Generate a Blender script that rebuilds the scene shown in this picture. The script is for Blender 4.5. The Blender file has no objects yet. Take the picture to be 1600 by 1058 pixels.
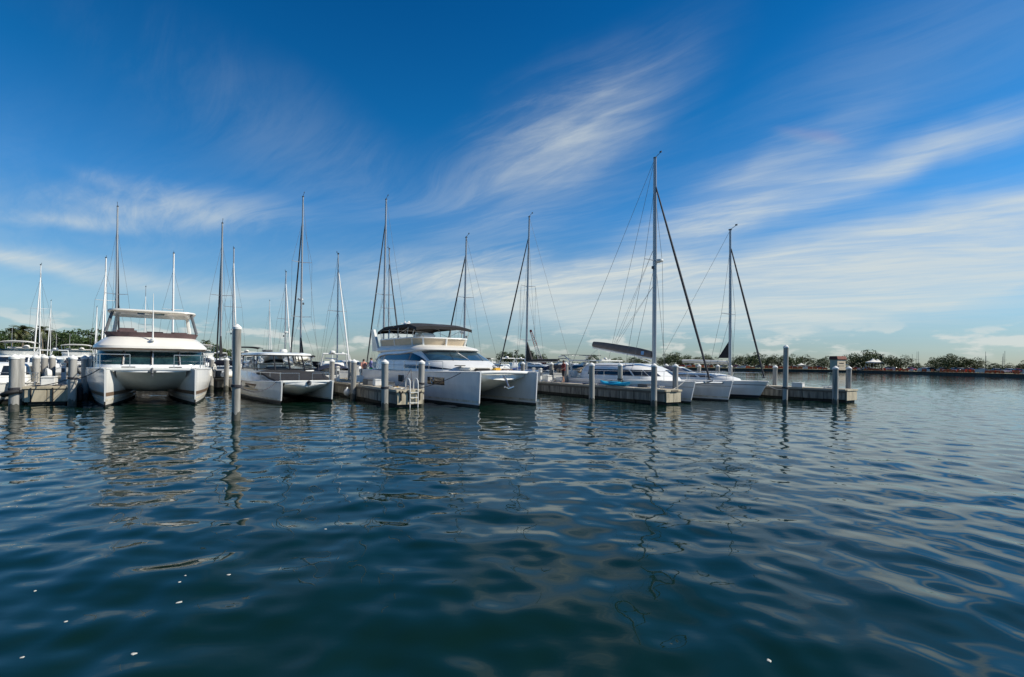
import bpy, bmesh, math, random
import numpy as np
from mathutils import Vector, Matrix
from math import sin, cos, pi, radians as R

random.seed(7)
scene = bpy.context.scene
col = scene.collection

# ------------------------------------------------------------------ camera
CAM_H = 2.4            # eye height above the water
ROLL = R(0.8)
FPX = 800.0            # focal length in photo pixels (photo 1600 wide)
HOR = 37.0             # horizon below the picture centre, in photo pixels
cam_data = bpy.data.cameras.new('camera')
cam_data.sensor_width = 36.0
cam_data.lens = 18.0
cam_data.shift_y = HOR / 1600.0
cam_data.clip_start = 0.05
cam_data.clip_end = 9000.0
cam = bpy.data.objects.new('camera', cam_data)
cam.matrix_world = Matrix.Translation((0, 0, CAM_H)) @ Matrix.Rotation(R(90), 4, 'X') @ Matrix.Rotation(ROLL, 4, 'Z')
col.objects.link(cam)
scene.camera = cam

# ------------------------------------------------------------------ sun, sky, exposure
SUN_AZ = R(91)         # clockwise from the view direction (+Y)
SUN_EL = R(42)
sdir = Vector((sin(SUN_AZ) * cos(SUN_EL), cos(SUN_AZ) * cos(SUN_EL), sin(SUN_EL)))
sl = bpy.data.lights.new('sun', 'SUN')
sl.energy = 5.0
sl.angle = R(0.6)
sl.color = (1.0, 0.93, 0.80)
sun = bpy.data.objects.new('sun', sl)
sun.rotation_euler = sdir.to_track_quat('Z', 'Y').to_euler()
col.objects.link(sun)

scene.view_settings.view_transform = 'Standard'
scene.view_settings.look = 'None'
scene.view_settings.exposure = 0.25
scene.view_settings.gamma = 1.0
scene.view_settings.use_curve_mapping = False


def build_world():
    w = bpy.data.worlds.new('World')
    scene.world = w
    w.use_nodes = True
    nt = w.node_tree
    N, L = nt.nodes, nt.links
    N.clear()

    def nd(t, **kw):
        n = N.new(t)
        for k, v in kw.items():
            setattr(n, k, v)
        return n

    def mth(op, a, b=None, clamp=False):
        n = nd('ShaderNodeMath', operation=op, use_clamp=clamp)
        for i, x in enumerate((a, b)):
            if x is None:
                continue
            if isinstance(x, (int, float)):
                n.inputs[i].default_value = x
            else:
                L.new(x, n.inputs[i])
        return n.outputs[0]

    sky = nd('ShaderNodeTexSky', sky_type='NISHITA')
    sky.sun_disc = False
    sky.sun_elevation = SUN_EL
    sky.sun_rotation = SUN_AZ
    sky.altitude = 0
    sky.air_density = 1.0
    sky.dust_density = 0.25
    sky.ozone_density = 1.6
    hs = nd('ShaderNodeHueSaturation')
    hs.inputs['Hue'].default_value = 0.493
    hs.inputs['Saturation'].default_value = 1.22
    hs.inputs['Value'].default_value = 1.0
    L.new(sky.outputs[0], hs.inputs['Color'])
    graded = hs.outputs[0]

    tc = nd('ShaderNodeTexCoord')
    sep = nd('ShaderNodeSeparateXYZ')
    L.new(tc.outputs['Generated'], sep.inputs[0])
    X, Y, Z = sep.outputs
    zz = mth('MAXIMUM', Z, 0.0)
    # cirrus layer: directions projected on a high flat sheet
    den = mth('ADD', zz, 0.09)
    pc = nd('ShaderNodeCombineXYZ')
    L.new(mth('DIVIDE', X, den), pc.inputs[0])
    L.new(mth('DIVIDE', Y, den), pc.inputs[1])

    def noise(vec, scale, detail=4, rough=0.55, dist=0.0):
        n = nd('ShaderNodeTexNoise')
        n.inputs['Scale'].default_value = scale
        n.inputs['Detail'].default_value = detail
        n.inputs['Roughness'].default_value = rough
        n.inputs['Distortion'].default_value = dist
        L.new(vec, n.inputs['Vector'])
        return n

    def ramp(v, a, b):
        n = nd('ShaderNodeMapRange', interpolation_type='SMOOTHSTEP')
        n.inputs[1].default_value = a
        n.inputs[2].default_value = b
        L.new(v, n.inputs[0])
        return n.outputs[0]

    # gentle large-scale warp so the fibres bend
    wn = noise(pc.outputs[0], 0.45, 2)
    wv = nd('ShaderNodeVectorMath', operation='MULTIPLY_ADD')
    L.new(wn.outputs['Color'], wv.inputs[0])
    wv.inputs[1].default_value = (1.0, 1.0, 0)
    L.new(pc.outputs[0], wv.inputs[2])
    mp = nd('ShaderNodeMapping', vector_type='TEXTURE')
    mp.inputs['Rotation'].default_value = (0, 0, R(152))
    mp.inputs['Scale'].default_value = (2.9, 0.72, 1)
    L.new(wv.outputs[0], mp.inputs[0])
    fib0 = noise(mp.outputs[0], 1.7, 9, 0.60, 0.35).outputs[0]
    mpf = nd('ShaderNodeMapping', vector_type='TEXTURE')
    mpf.inputs['Rotation'].default_value = (0, 0, R(138))
    mpf.inputs['Scale'].default_value = (0.8, 0.16, 1)
    L.new(wv.outputs[0], mpf.inputs[0])
    fine = noise(mpf.outputs[0], 1.6, 9, 0.66, 0.5).outputs[0]
    fib = ramp(mth('ADD', mth('MULTIPLY', fib0, 0.62), mth('MULTIPLY', fine, 0.38)), 0.38, 0.64)
    mp2 = nd('ShaderNodeMapping', vector_type='TEXTURE')
    mp2.inputs['Rotation'].default_value = (0, 0, R(160))
    mp2.inputs['Scale'].default_value = (3.0, 1.3, 1)
    L.new(wv.outputs[0], mp2.inputs[0])
    big = ramp(noise(mp2.outputs[0], 0.62, 4, 0.5, 0.2).outputs[0], 0.36, 0.70)

    # sky coverage: soft elongated patches in azimuth / elevation (radians)
    az = mth('ARCTAN2', X, Y)
    el = mth('ARCSINE', Z)
    ae = nd('ShaderNodeCombineXYZ')
    L.new(az, ae.inputs[0])
    L.new(el, ae.inputs[1])
    wob = noise(ae.outputs[0], 5.0, 3)
    wo = nd('ShaderNodeVectorMath', operation='MULTIPLY_ADD')
    L.new(wob.outputs['Color'], wo.inputs[0])
    wo.inputs[1].default_value = (0.10, 0.07, 0)
    L.new(ae.outputs[0], wo.inputs[2])

    def blob(px, py, rot, sa, sb, amp):
        a = math.atan((px - 800) / 800)
        e = math.atan((566 - py) / 800 * cos(a))
        m = nd('ShaderNodeMapping', vector_type='TEXTURE')
        m.inputs['Location'].default_value = (a + 0.05, e + 0.035, 0)
        m.inputs['Rotation'].default_value = (0, 0, R(rot))
        m.inputs['Scale'].default_value = (sa, sb, 1)
        L.new(wo.outputs[0], m.inputs[0])
        g = nd('ShaderNodeTexGradient', gradient_type='SPHERICAL')
        L.new(m.outputs[0], g.inputs[0])
        s = ramp(g.outputs[1], 0.0, 1.0)
        return mth('MULTIPLY', s, amp)

    # clear-air colour by height above the horizon, the same all round
    rp = nd('ShaderNodeValToRGB')
    nrm = nd('ShaderNodeMapRange')
    nrm.inputs[2].default_value = 0.85
    L.new(el, nrm.inputs[0])
    L.new(nrm.outputs[0], rp.inputs[0])
    els = rp.color_ramp.elements
    stops = SKY_GRADE
    els[0].position, els[0].color = stops[0][0] / 0.85, (*stops[0][1], 1)
    els[1].position, els[1].color = stops[-1][0] / 0.85, (*stops[-1][1], 1)
    for e_, c_ in stops[1:-1]:
        q = els.new(e_ / 0.85)
        q.color = (*c_, 1)
    mg = nd('ShaderNodeMix', data_type='RGBA', blend_type='MULTIPLY')
    mg.inputs[0].default_value = 1.0
    L.new(graded, mg.inputs[6])
    L.new(rp.outputs[0], mg.inputs[7])
    graded = mg.outputs[2]

    cover = None
    for b in ((1330, 418, 6, 0.78, 0.115, 1.2),      # broad pale band on the right
              (1480, 395, 14, 0.34, 0.08, 0.55),
              (900, 452, -2, 0.62, 0.085, 0.90),    # its tail over the piers
              (1380, 262, 12, 0.42, 0.05, 0.66),   # long thin streak upper right
              (1120, 320, 22, 0.34, 0.08, 0.50),
              (860, 240, 28, 0.36, 0.17, 0.47),     # curl of wisps centre
              (970, 150, 30, 0.30, 0.12, 0.16),
              (260, 335, 4, 0.28, 0.05, 0.42),     # wisps at the left
              (110, 352, 3, 0.14, 0.018, 0.36),
              (190, 284, -4, 0.11, 0.022, 0.32),
              (60, 430, -10, 0.11, 0.024, 0.45),
              (250, 445, -4, 0.45, 0.035, 0.42),
              (1350, 150, 20, 0.60, 0.16, 0.16),
              (480, 240, -20, 0.50, 0.14, 0.10)):
        v = blob(*b)
        cover = v if cover is None else mth('ADD', cover, v)
    # thin veil everywhere low down, on all sides of the sky
    veil = mth('MULTIPLY', ramp(el, 0.42, 0.02), 0.20)
    cover = mth('ADD', cover, veil)
    cover = mth('MINIMUM', mth('MULTIPLY', cover, 1.35), 1.1)
    tex = mth('ADD', mth('MULTIPLY', fib, mth('ADD', mth('MULTIPLY', big, 0.75), 0.55)), 0.10)
    # low down the strands merge into an even veil
    lowv = ramp(el, 0.30, 0.08)
    tex = mth('ADD', mth('MULTIPLY', tex, mth('SUBTRACT', 1.0, mth('MULTIPLY', lowv, 0.42))), mth('MULTIPLY', lowv, 0.24))
    cover = mth('MULTIPLY', cover, ramp(el, 0.80, 0.42))
    cover = mth('MULTIPLY', cover, mth('ADD', mth('MULTIPLY', ramp(el, 0.02, 0.10), 0.6), 0.4))
    cir = mth('MULTIPLY', cover, tex, clamp=True)
    cir = mth('MINIMUM', mth('ADD', mth('MULTIPLY', cir, 0.72), mth('MULTIPLY', mth('MULTIPLY', cover, cover), 0.26)), 0.95)

    # small fair-weather cumulus low above the horizon
    cu_v = nd('ShaderNodeMapping')
    cu_v.inputs['Scale'].default_value = (9.0, 30.0, 1)
    L.new(ae.outputs[0], cu_v.inputs[0])
    cun = noise(cu_v.outputs[0], 1.25, 6, 0.55).outputs[0]
    cub = mth('MULTIPLY', ramp(el, 0.008, 0.030), ramp(el, 0.085, 0.040))
    cum = mth('MULTIPLY', ramp(cun, 0.50, 0.60), cub)
    cum = mth('MULTIPLY', cum, 0.62)

    def colour(c):
        n = nd('ShaderNodeRGB')
        n.outputs[0].default_value = (*c, 1)
        return n.outputs[0]

    def mix(f, a, b):
        n = nd('ShaderNodeMix', data_type='RGBA')
        L.new(f, n.inputs[0])
        L.new(a, n.inputs[6])
        L.new(b, n.inputs[7])
        return n.outputs[2]

    # faint iridescent patch of ice-crystal colour high on the right
    ir = blob(1262, 212, -22, 0.075, 0.016, 1.0)
    ia, ie = math.atan((1262 - 800) / 800), 0.0
    sv = mth('ADD', el, mth('MULTIPLY', az, 0.40))
    e0 = math.atan((566 - 212) / 800 * cos(ia)) + 0.40 * ia
    hue = nd('ShaderNodeValToRGB')
    hr = nd('ShaderNodeMapRange')
    hr.inputs[1].default_value, hr.inputs[2].default_value = e0 - 0.018, e0 + 0.018
    L.new(sv, hr.inputs[0])
    L.new(hr.outputs[0], hue.inputs[0])
    he = hue.color_ramp.elements
    he[0].color = (2.2, 4.6, 5.4, 1)
    he[1].color = (4.8, 2.6, 3.4, 1)
    graded = mix(mth('MULTIPLY', ir, 0.24), graded, hue.outputs[0])
    m1 = mix(cir, graded, colour(CLOUD))
    m2 = mix(cum, m1, colour(CUMUL))
    bg = nd('ShaderNodeBackground')
    bg.inputs['Strength'].default_value = SKY_STRENGTH
    L.new(m2, bg.inputs[0])
    out = nd('ShaderNodeOutputWorld')
    L.new(bg.outputs[0], out.inputs[0])


SKY_GRADE = ((0.0, (.42, .54, .75)), (0.035, (.44, .57, .77)), (0.10, (.53, .70, .86)), (0.276, (.27, .73, 1.05)), (0.43, (.07, .62, .95)), (0.6, (.03, .50, .82)), (0.85, (.02, .38, .66)))
SKY_STRENGTH = 0.10
CLOUD = (5.7, 6.1, 5.9)
CUMUL = (6.3, 6.4, 6.1)
build_world()

# ------------------------------------------------------------------ helpers
def unroll(px, py):
    dx, dy = px - 800.0, py - 529.0
    c, s = cos(ROLL), sin(ROLL)
    return dx * c + dy * s, -dx * s + dy * c - HOR


def at(px, py, Y):
    """Point of the place seen at photo pixel (px, py) at distance Y."""
    x, y = unroll(px, py)
    return Vector((x / FPX * Y, Y, CAM_H - y / FPX * Y))


def wat(px, py):
    """Point of the water surface seen at photo pixel (px, py)."""
    x, y = unroll(px, py)
    Y = CAM_H * FPX / y
    return Vector((x / FPX * Y, Y, 0))


ORD = ['first', 'second', 'third', 'fourth', 'fifth', 'sixth', 'seventh', 'eighth', 'ninth', 'tenth', 'eleventh',
       'twelfth', 'thirteenth', 'fourteenth', 'fifteenth', 'sixteenth', 'seventeenth', 'eighteenth', 'nineteenth',
       'twentieth'] + ['twenty-' + o for o in ('first', 'second', 'third', 'fourth', 'fifth', 'sixth', 'seventh')]


class MB:
    """Collects shapes into one mesh."""

    def __init__(self):
        self.v, self.f = [], []

    def add(self, vs, fs):
        o = len(self.v)
        self.v += [tuple(p) for p in vs]
        self.f += [tuple(i + o for i in f) for f in fs]
        return self

    def box(self, cx, cy, cz, sx, sy, sz, ch=0.0, M=None):
        hx, hy, hz = sx / 2, sy / 2, sz / 2
        if ch <= 0:
            vs = [(x, y, z) for z in (-hz, hz) for y in (-hy, hy) for x in (-hx, hx)]
            fs = [(0, 2, 3, 1), (4, 5, 7, 6), (0, 1, 5, 4), (2, 6, 7, 3), (0, 4, 6, 2), (1, 3, 7, 5)]
        else:
            b = bmesh.new()
            bmesh.ops.create_cube(b, size=1)
            for q in b.verts:
                q.co = Vector((q.co.x * sx, q.co.y * sy, q.co.z * sz))
            bmesh.ops.bevel(b, geom=b.edges[:], offset=ch, segments=2, affect='EDGES')
            b.verts.index_update()
            vs = [tuple(q.co) for q in b.verts]
            fs = [tuple(q.index for q in f.verts) for f in b.faces]
            b.free()
        T = Matrix.Translation((cx, cy, cz))
        if M is not None:
            T = T @ M.to_4x4()
        return self.add([T @ Vector(p) for p in vs], fs)

    def tube(self, pts, r, n=8, caps=True, sq=None):
        pts = [Vector(p) for p in pts]
        rs = r if isinstance(r, (list, tuple)) else [r] * len(pts)
        rings = []
        ref = None
        for i, p in enumerate(pts):
            a = pts[max(i - 1, 0)]
            b = pts[min(i + 1, len(pts) - 1)]
            t = (b - a).normalized()
            if ref is None:
                ref = Vector((0, 0, 1)) if abs(t.z) < 0.9 else Vector((1, 0, 0))
            u = (ref - t * ref.dot(t)).normalized()
            w = t.cross(u)
            ref = u
            k = sq or (1, 1)
            rings.append([p + (u * cos(2 * pi * j / n) * k[0] + w * sin(2 * pi * j / n) * k[1]) * rs[i] for j in range(n)])
        return self.loft(rings, caps, caps)

    def loft(self, rings, cap0=False, cap1=False, closed=True):
        n = len(rings[0])
        vs = [p for r in rings for p in r]
        fs = []
        m = n if closed else n - 1
        for i in range(len(rings) - 1):
            for j in range(m):
                k = (j + 1) % n
                fs.append((i * n + j, i * n + k, (i + 1) * n + k, (i + 1) * n + j))
        if cap0:
            fs.append(tuple(reversed(range(n))))
        if cap1:
            fs.append(tuple((len(rings) - 1) * n + j for j in range(n)))
        return self.add(vs, fs)

    def lathe(self, prof, n=16, c=(0, 0, 0)):
        rings = [[(c[0] + r * cos(2 * pi * j / n), c[1] + r * sin(2 * pi * j / n), c[2] + z) for j in range(n)] for r, z in prof]
        return self.loft(rings, True, True)

    def grid(self, P):
        """P[i][j] points; open sheet."""
        return self.loft(P, closed=False)

    def prism(self, poly, axis, a, b):
        """poly of 2D points extruded along an axis from a to b. axis 'y': points are (x,z)."""
        def pt(p, t):
            return (p[0], t, p[1]) if axis == 'y' else ((t, p[0], p[1]) if axis == 'x' else (p[0], p[1], t))
        n = len(poly)
        vs = [pt(p, a) for p in poly] + [pt(p, b) for p in poly]
        fs = [(i, (i + 1) % n, (i + 1) % n + n, i + n) for i in range(n)]
        fs += [tuple(reversed(range(n))), tuple(range(n, 2 * n))]
        return self.add(vs, fs)

    def mesh(self, name, mat, smooth=True, ang=38):
        me = bpy.data.meshes.new(name)
        me.from_pydata(self.v, [], self.f)
        me.materials.append(M[mat] if isinstance(mat, str) else mat)
        b = bmesh.new()
        b.from_mesh(me)
        bmesh.ops.recalc_face_normals(b, faces=b.faces)
        b.to_mesh(me)
        b.free()
        if smooth:
            me.polygons.foreach_set('use_smooth', [True] * len(me.polygons))
            me.set_sharp_from_angle(angle=R(ang))
        me.update()
        return me

    def build(self, name, mat, parent=None, smooth=True, ang=38):
        return link(name, self.mesh(name, mat, smooth, ang), parent)


def link(name, me, parent=None, loc=None, rz=0.0, scale=None):
    o = bpy.data.objects.new(name, me)
    col.objects.link(o)
    if parent is not None:
        o.parent = parent
    if loc is not None:
        o.location = loc
    if rz:
        o.rotation_euler = (0, 0, rz)
    if scale is not None:
        o.scale = scale
    return o


def tag(o, label=None, cat=None, group=None, kind=None):
    for k, v in (('label', label), ('category', cat), ('group', group), ('kind', kind)):
        if v:
            o[k] = v
    return o


def thing(name, label, cat, loc=(0, 0, 0), rz=0.0, group=None, scale=None):
    return tag(link(name, None, None, loc, rz, scale), label, cat, group)


def dup(root, loc, rz=None, label=None, scale=None):
    kids = [(ch, list(ch.children)) for ch in root.children]
    r = root.copy()
    col.objects.link(r)
    r.location = loc
    if rz is not None:
        r.rotation_euler = (0, 0, rz)
    if scale is not None:
        r.scale = scale
    if label:
        r['label'] = label
    for ch, sub in kids:
        c = ch.copy()
        col.objects.link(c)
        c.parent = r
        for g in sub:
            d = g.copy()
            col.objects.link(d)
            d.parent = c
    return r


# ------------------------------------------------------------------ materials
M = {}


def mat(name, c, rough=0.5, metal=0.0, var=0.0, vscale=3.0, spec=0.5, bump=0.0, bscale=40.0, coat=0.0, stretch=(1, 1, 1), c2=None, thr=(0.35, 0.7), detail=5.0, rvar=0.0):
    m = bpy.data.materials.new(name)
    m.use_nodes = True
    nt = m.node_tree
    b = nt.nodes['Principled BSDF']
    b.inputs['Base Color'].default_value = (*c, 1)
    b.inputs['Roughness'].default_value = rough
    b.inputs['Metallic'].default_value = metal
    b.inputs['Specular IOR Level'].default_value = spec
    b.inputs['Coat Weight'].default_value = coat
    b.inputs['Coat Roughness'].default_value = 0.08
    tcn = nt.nodes.new('ShaderNodeTexCoord')
    mp = nt.nodes.new('ShaderNodeMapping')
    mp.inputs['Scale'].default_value = stretch
    oi = nt.nodes.new('ShaderNodeObjectInfo')
    ad = nt.nodes.new('ShaderNodeVectorMath')
    ad.operation = 'MULTIPLY_ADD'
    nt.links.new(oi.outputs['Random'], ad.inputs[0])
    ad.inputs[1].default_value = (37, 53, 11)
    nt.links.new(tcn.outputs['Object'], ad.inputs[2])
    nt.links.new(ad.outputs[0], mp.inputs[0])
    if var > 0 or c2:
        nz = nt.nodes.new('ShaderNodeTexNoise')
        nz.inputs['Scale'].default_value = vscale
        nz.inputs['Detail'].default_value = detail
        nz.inputs['Roughness'].default_value = 0.6
        nt.links.new(mp.outputs[0], nz.inputs['Vector'])
        mr = nt.nodes.new('ShaderNodeMapRange')
        mr.inputs[1].default_value, mr.inputs[2].default_value = thr
        nt.links.new(nz.outputs[0], mr.inputs[0])
        mx = nt.nodes.new('ShaderNodeMix')
        mx.data_type = 'RGBA'
        d = c2 or tuple(max(0.0, x * (1 - var)) for x in c)
        mx.inputs[6].default_value = (*c, 1)
        mx.inputs[7].default_value = (*d, 1)
        nt.links.new(mr.outputs[0], mx.inputs[0])
        nt.links.new(mx.outputs[2], b.inputs['Base Color'])
        if rvar:
            rr = nt.nodes.new('ShaderNodeMapRange')
            rr.inputs[3].default_value = rough
            rr.inputs[4].default_value = rough + rvar
            nt.links.new(nz.outputs[0], rr.inputs[0])
            nt.links.new(rr.outputs[0], b.inputs['Roughness'])
    if bump > 0:
        n2 = nt.nodes.new('ShaderNodeTexNoise')
        n2.inputs['Scale'].default_value = bscale
        n2.inputs['Detail'].default_value = 4
        nt.links.new(mp.outputs[0], n2.inputs['Vector'])
        bp = nt.nodes.new('ShaderNodeBump')
        bp.inputs['Strength'].default_value = bump
        bp.inputs['Distance'].default_value = 0.02
        nt.links.new(n2.outputs[0], bp.inputs['Height'])
        nt.links.new(bp.outputs[0], b.inputs['Normal'])
    M[name] = m
    return m


mat('gelcoat', (0.78, 0.78, 0.75), 0.22, var=0.13, vscale=2.2, stretch=(1, 1, 0.25), detail=8, coat=0.3, bump=0.02, bscale=3)
mat('gelcoat_warm', (0.76, 0.73, 0.66), 0.28, var=0.08, vscale=1.6, coat=0.2)
mat('gelcoat_cool', (0.74, 0.75, 0.75), 0.22, var=0.14, vscale=2.0, stretch=(1, 1, 0.25), detail=8, coat=0.3, bump=0.02, bscale=3)
mat('deck_grip', (0.62, 0.60, 0.55), 0.75, var=0.15, vscale=5, bump=0.2, bscale=120)
mat('antifoul', (0.018, 0.020, 0.024), 0.7, var=0.5, vscale=4, c2=(0.05, 0.055, 0.045))
mat('boot_tan', (0.20, 0.14, 0.10), 0.35, var=0.2)
mat('boot_navy', (0.012, 0.016, 0.03), 0.3)
mat('grime', (0.70, 0.67, 0.58), 0.45, c2=(0.36, 0.31, 0.20), vscale=2.6, stretch=(1, 1, 0.6), thr=(0.42, 0.78), detail=9)
mat('glass', (0.012, 0.016, 0.020), 0.04, spec=0.8)
mat('glass_blue', (0.03, 0.07, 0.10), 0.04, spec=0.9, var=0.5, vscale=1.5)
mat('glass_teal', (0.02, 0.05, 0.05), 0.05, spec=0.8, var=0.7, vscale=2.4)
mat('black_frame', (0.012, 0.012, 0.013), 0.35)
mat('canvas_black', (0.020, 0.020, 0.022), 0.85, var=0.4, vscale=3, bump=0.3, bscale=9)
mat('canvas_brown', (0.19, 0.145, 0.125), 0.85, var=0.25, vscale=2.5, bump=0.3, bscale=8)
mat('canvas_mauve', (0.135, 0.085, 0.085), 0.8, var=0.3, vscale=4, bump=0.3, bscale=10)
mat('canvas_white', (0.72, 0.71, 0.66), 0.8, var=0.15, vscale=3, bump=0.25, bscale=9)
mat('canvas_navy', (0.012, 0.02, 0.05), 0.8, var=0.4, vscale=3, bump=0.3, bscale=9)
mat('canvas_blue', (0.015, 0.06, 0.26), 0.8, var=0.3, vscale=3, bump=0.3, bscale=9)
mat('canvas_tan', (0.42, 0.34, 0.25), 0.8, var=0.3, vscale=3, bump=0.3, bscale=9)
mat('logo_blue', (0.20, 0.38, 0.62), 0.6)
mat('mast_alu', (0.40, 0.41, 0.42), 0.42, metal=0.5, var=0.12, vscale=2, stretch=(1, 1, 0.2))
mat('mast_white', (0.72, 0.72, 0.70), 0.35, var=0.08, vscale=2)
mat('mast_dark', (0.055, 0.06, 0.065), 0.45, var=0.2, vscale=2)
mat('furl_dark', (0.020, 0.024, 0.034), 0.8, var=0.5, vscale=2, stretch=(1, 1, 0.4), c2=(0.05, 0.05, 0.055))
mat('furl_white', (0.70, 0.70, 0.68), 0.7, var=0.12, vscale=2)
mat('steel', (0.62, 0.63, 0.64), 0.25, metal=0.9, var=0.1)
mat('wire', (0.13, 0.135, 0.14), 0.75)
mat('rope', (0.055, 0.055, 0.065), 0.9, var=0.4, vscale=30)
mat('rope_white', (0.62, 0.60, 0.54), 0.9, var=0.3, vscale=30)
mat('concrete', (0.43, 0.385, 0.30), 0.85, var=0.3, vscale=2.2, bump=0.3, bscale=25, thr=(0.3, 0.75))
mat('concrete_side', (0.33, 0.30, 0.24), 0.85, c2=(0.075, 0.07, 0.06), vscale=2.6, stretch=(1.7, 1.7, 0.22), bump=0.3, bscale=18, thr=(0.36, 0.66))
mat('concrete_end', (0.50, 0.44, 0.32), 0.85, c2=(0.22, 0.20, 0.15), vscale=2.4, stretch=(1.5, 1.5, 0.5), bump=0.3, bscale=18, thr=(0.45, 0.8))
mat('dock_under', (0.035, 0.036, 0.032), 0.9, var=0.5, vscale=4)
mat('timber', (0.16, 0.135, 0.105), 0.8, var=0.4, vscale=3, stretch=(0.3, 6, 6), bump=0.3, bscale=20)
mat('pile_grey', (0.36, 0.35, 0.325), 0.7, c2=(0.13, 0.128, 0.112), vscale=1.9, stretch=(2.2, 2.2, 0.28), bump=0.3, bscale=18, thr=(0.40, 0.72), detail=9)
mat('pile_cap', (0.74, 0.74, 0.71), 0.5, var=0.25, vscale=6, thr=(0.5, 0.8))
mat('pile_wet', (0.045, 0.048, 0.040), 0.6, c2=(0.10, 0.095, 0.075), vscale=6, bump=0.5, bscale=30)
mat('rubber', (0.014, 0.014, 0.015), 0.7, var=0.4, vscale=6)
mat('white_plastic', (0.74, 0.74, 0.71), 0.45, var=0.1, vscale=4)
mat('grey_plastic', (0.10, 0.11, 0.12), 0.6, var=0.3, vscale=4)
mat('kayak_blue', (0.012, 0.34, 0.56), 0.4, c2=(0.02, 0.42, 0.63), vscale=5)
mat('yellow', (0.75, 0.42, 0.04), 0.6, var=0.15)
mat('cushion', (0.56, 0.46, 0.33), 0.8, var=0.15, vscale=4)
mat('skin', (0.44, 0.25, 0.17), 0.55)
mat('hair', (0.018, 0.012, 0.010), 0.6)
mat('shirt_lilac', (0.23, 0.24, 0.50), 0.85, var=0.2)
mat('shorts_green', (0.025, 0.42, 0.05), 0.85, var=0.2)
mat('shirt_black', (0.018, 0.017, 0.02), 0.85, var=0.3)
mat('shirt_red', (0.20, 0.03, 0.025), 0.85, var=0.3)
mat('shirt_pink', (0.60, 0.30, 0.24), 0.85, var=0.2)
mat('trousers_dark', (0.03, 0.032, 0.04), 0.85, var=0.3)
mat('bark', (0.10, 0.075, 0.055), 0.9, var=0.4, vscale=3, bump=0.5, bscale=9)
mat('palm_bark', (0.19, 0.155, 0.11), 0.9, var=0.4, vscale=4, stretch=(1, 1, 4), bump=0.4, bscale=9)
mat('leaf_dark', (0.050, 0.088, 0.024), 0.65, c2=(0.024, 0.044, 0.015), vscale=0.9, spec=0.3)
mat('leaf_mid', (0.085, 0.115, 0.030), 0.65, c2=(0.035, 0.055, 0.018), vscale=0.9, spec=0.3)
mat('leaf_olive', (0.115, 0.125, 0.045), 0.65, c2=(0.050, 0.064, 0.022), vscale=0.9, spec=0.3)
mat('leaf_palm', (0.055, 0.072, 0.022), 0.5, c2=(0.13, 0.10, 0.045), vscale=0.7, thr=(0.5, 0.8), spec=0.4)
mat('grass', (0.085, 0.10, 0.035), 0.95, c2=(0.17, 0.14, 0.08), vscale=0.08)
mat('seawall', (0.055, 0.052, 0.046), 0.9, c2=(0.10, 0.095, 0.08), vscale=0.6, stretch=(1, 1, 0.4))
mat('barrier_orange', (0.50, 0.075, 0.018), 0.7, c2=(0.60, 0.14, 0.04), vscale=1.5)
mat('barrier_white', (0.66, 0.62, 0.58), 0.7, var=0.2)
mat('roof_rust', (0.20, 0.055, 0.035), 0.8, c2=(0.11, 0.035, 0.025), vscale=1.5, bump=0.3, bscale=6)
mat('wall_tan', (0.56, 0.48, 0.36), 0.85, var=0.12, vscale=1)
mat('mark_grey', (0.15, 0.145, 0.14), 0.8)
mat('crane_red', (0.42, 0.06, 0.04), 0.6, var=0.2)
mat('crane_white', (0.62, 0.58, 0.55), 0.6, var=0.2)
mat('tyre', (0.015, 0.015, 0.016), 0.85)
for nm, c in (('red', (0.36, 0.03, 0.025)), ('white', (0.72, 0.72, 0.70)), ('silver', (0.42, 0.43, 0.44)),
              ('black', (0.02, 0.02, 0.022)), ('navy', (0.02, 0.035, 0.10)), ('tan', (0.40, 0.32, 0.22))):
    mat('car_' + nm, c, 0.25, coat=0.5, var=0.05)
mat('foam', (0.50, 0.50, 0.45), 0.7, var=0.1)

# ------------------------------------------------------------------ water
_rng = np.random.default_rng(11)
NW = 110
_lam = np.exp(_rng.uniform(math.log(0.30), math.log(1.75), NW))
_k = 2 * pi / _lam
_th = np.where(_rng.random(NW) < 0.42, _rng.normal(R(8), R(20), NW), _rng.normal(R(-84), R(32), NW))
_ph = _rng.uniform(0, 2 * pi, NW)
WAVE_SLOPE = 0.063
_amp = WAVE_SLOPE / math.sqrt(NW / 2) / _k * np.where(_lam > 0.6, 1.1, 0.75)


def wave(x, y, spacing=0.0):
    z = np.zeros_like(x, dtype=float)
    for a, k, t, p, l in zip(_amp, _k, _th, _ph, _lam):
        f = 1.0 if np.isscalar(spacing) and spacing == 0 else np.clip((l / np.maximum(spacing, 1e-6) - 2.2) / 2.0, 0, 1)
        z += a * f * np.sin(k * (cos(t) * x + sin(t) * y) + p)
    return z


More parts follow.
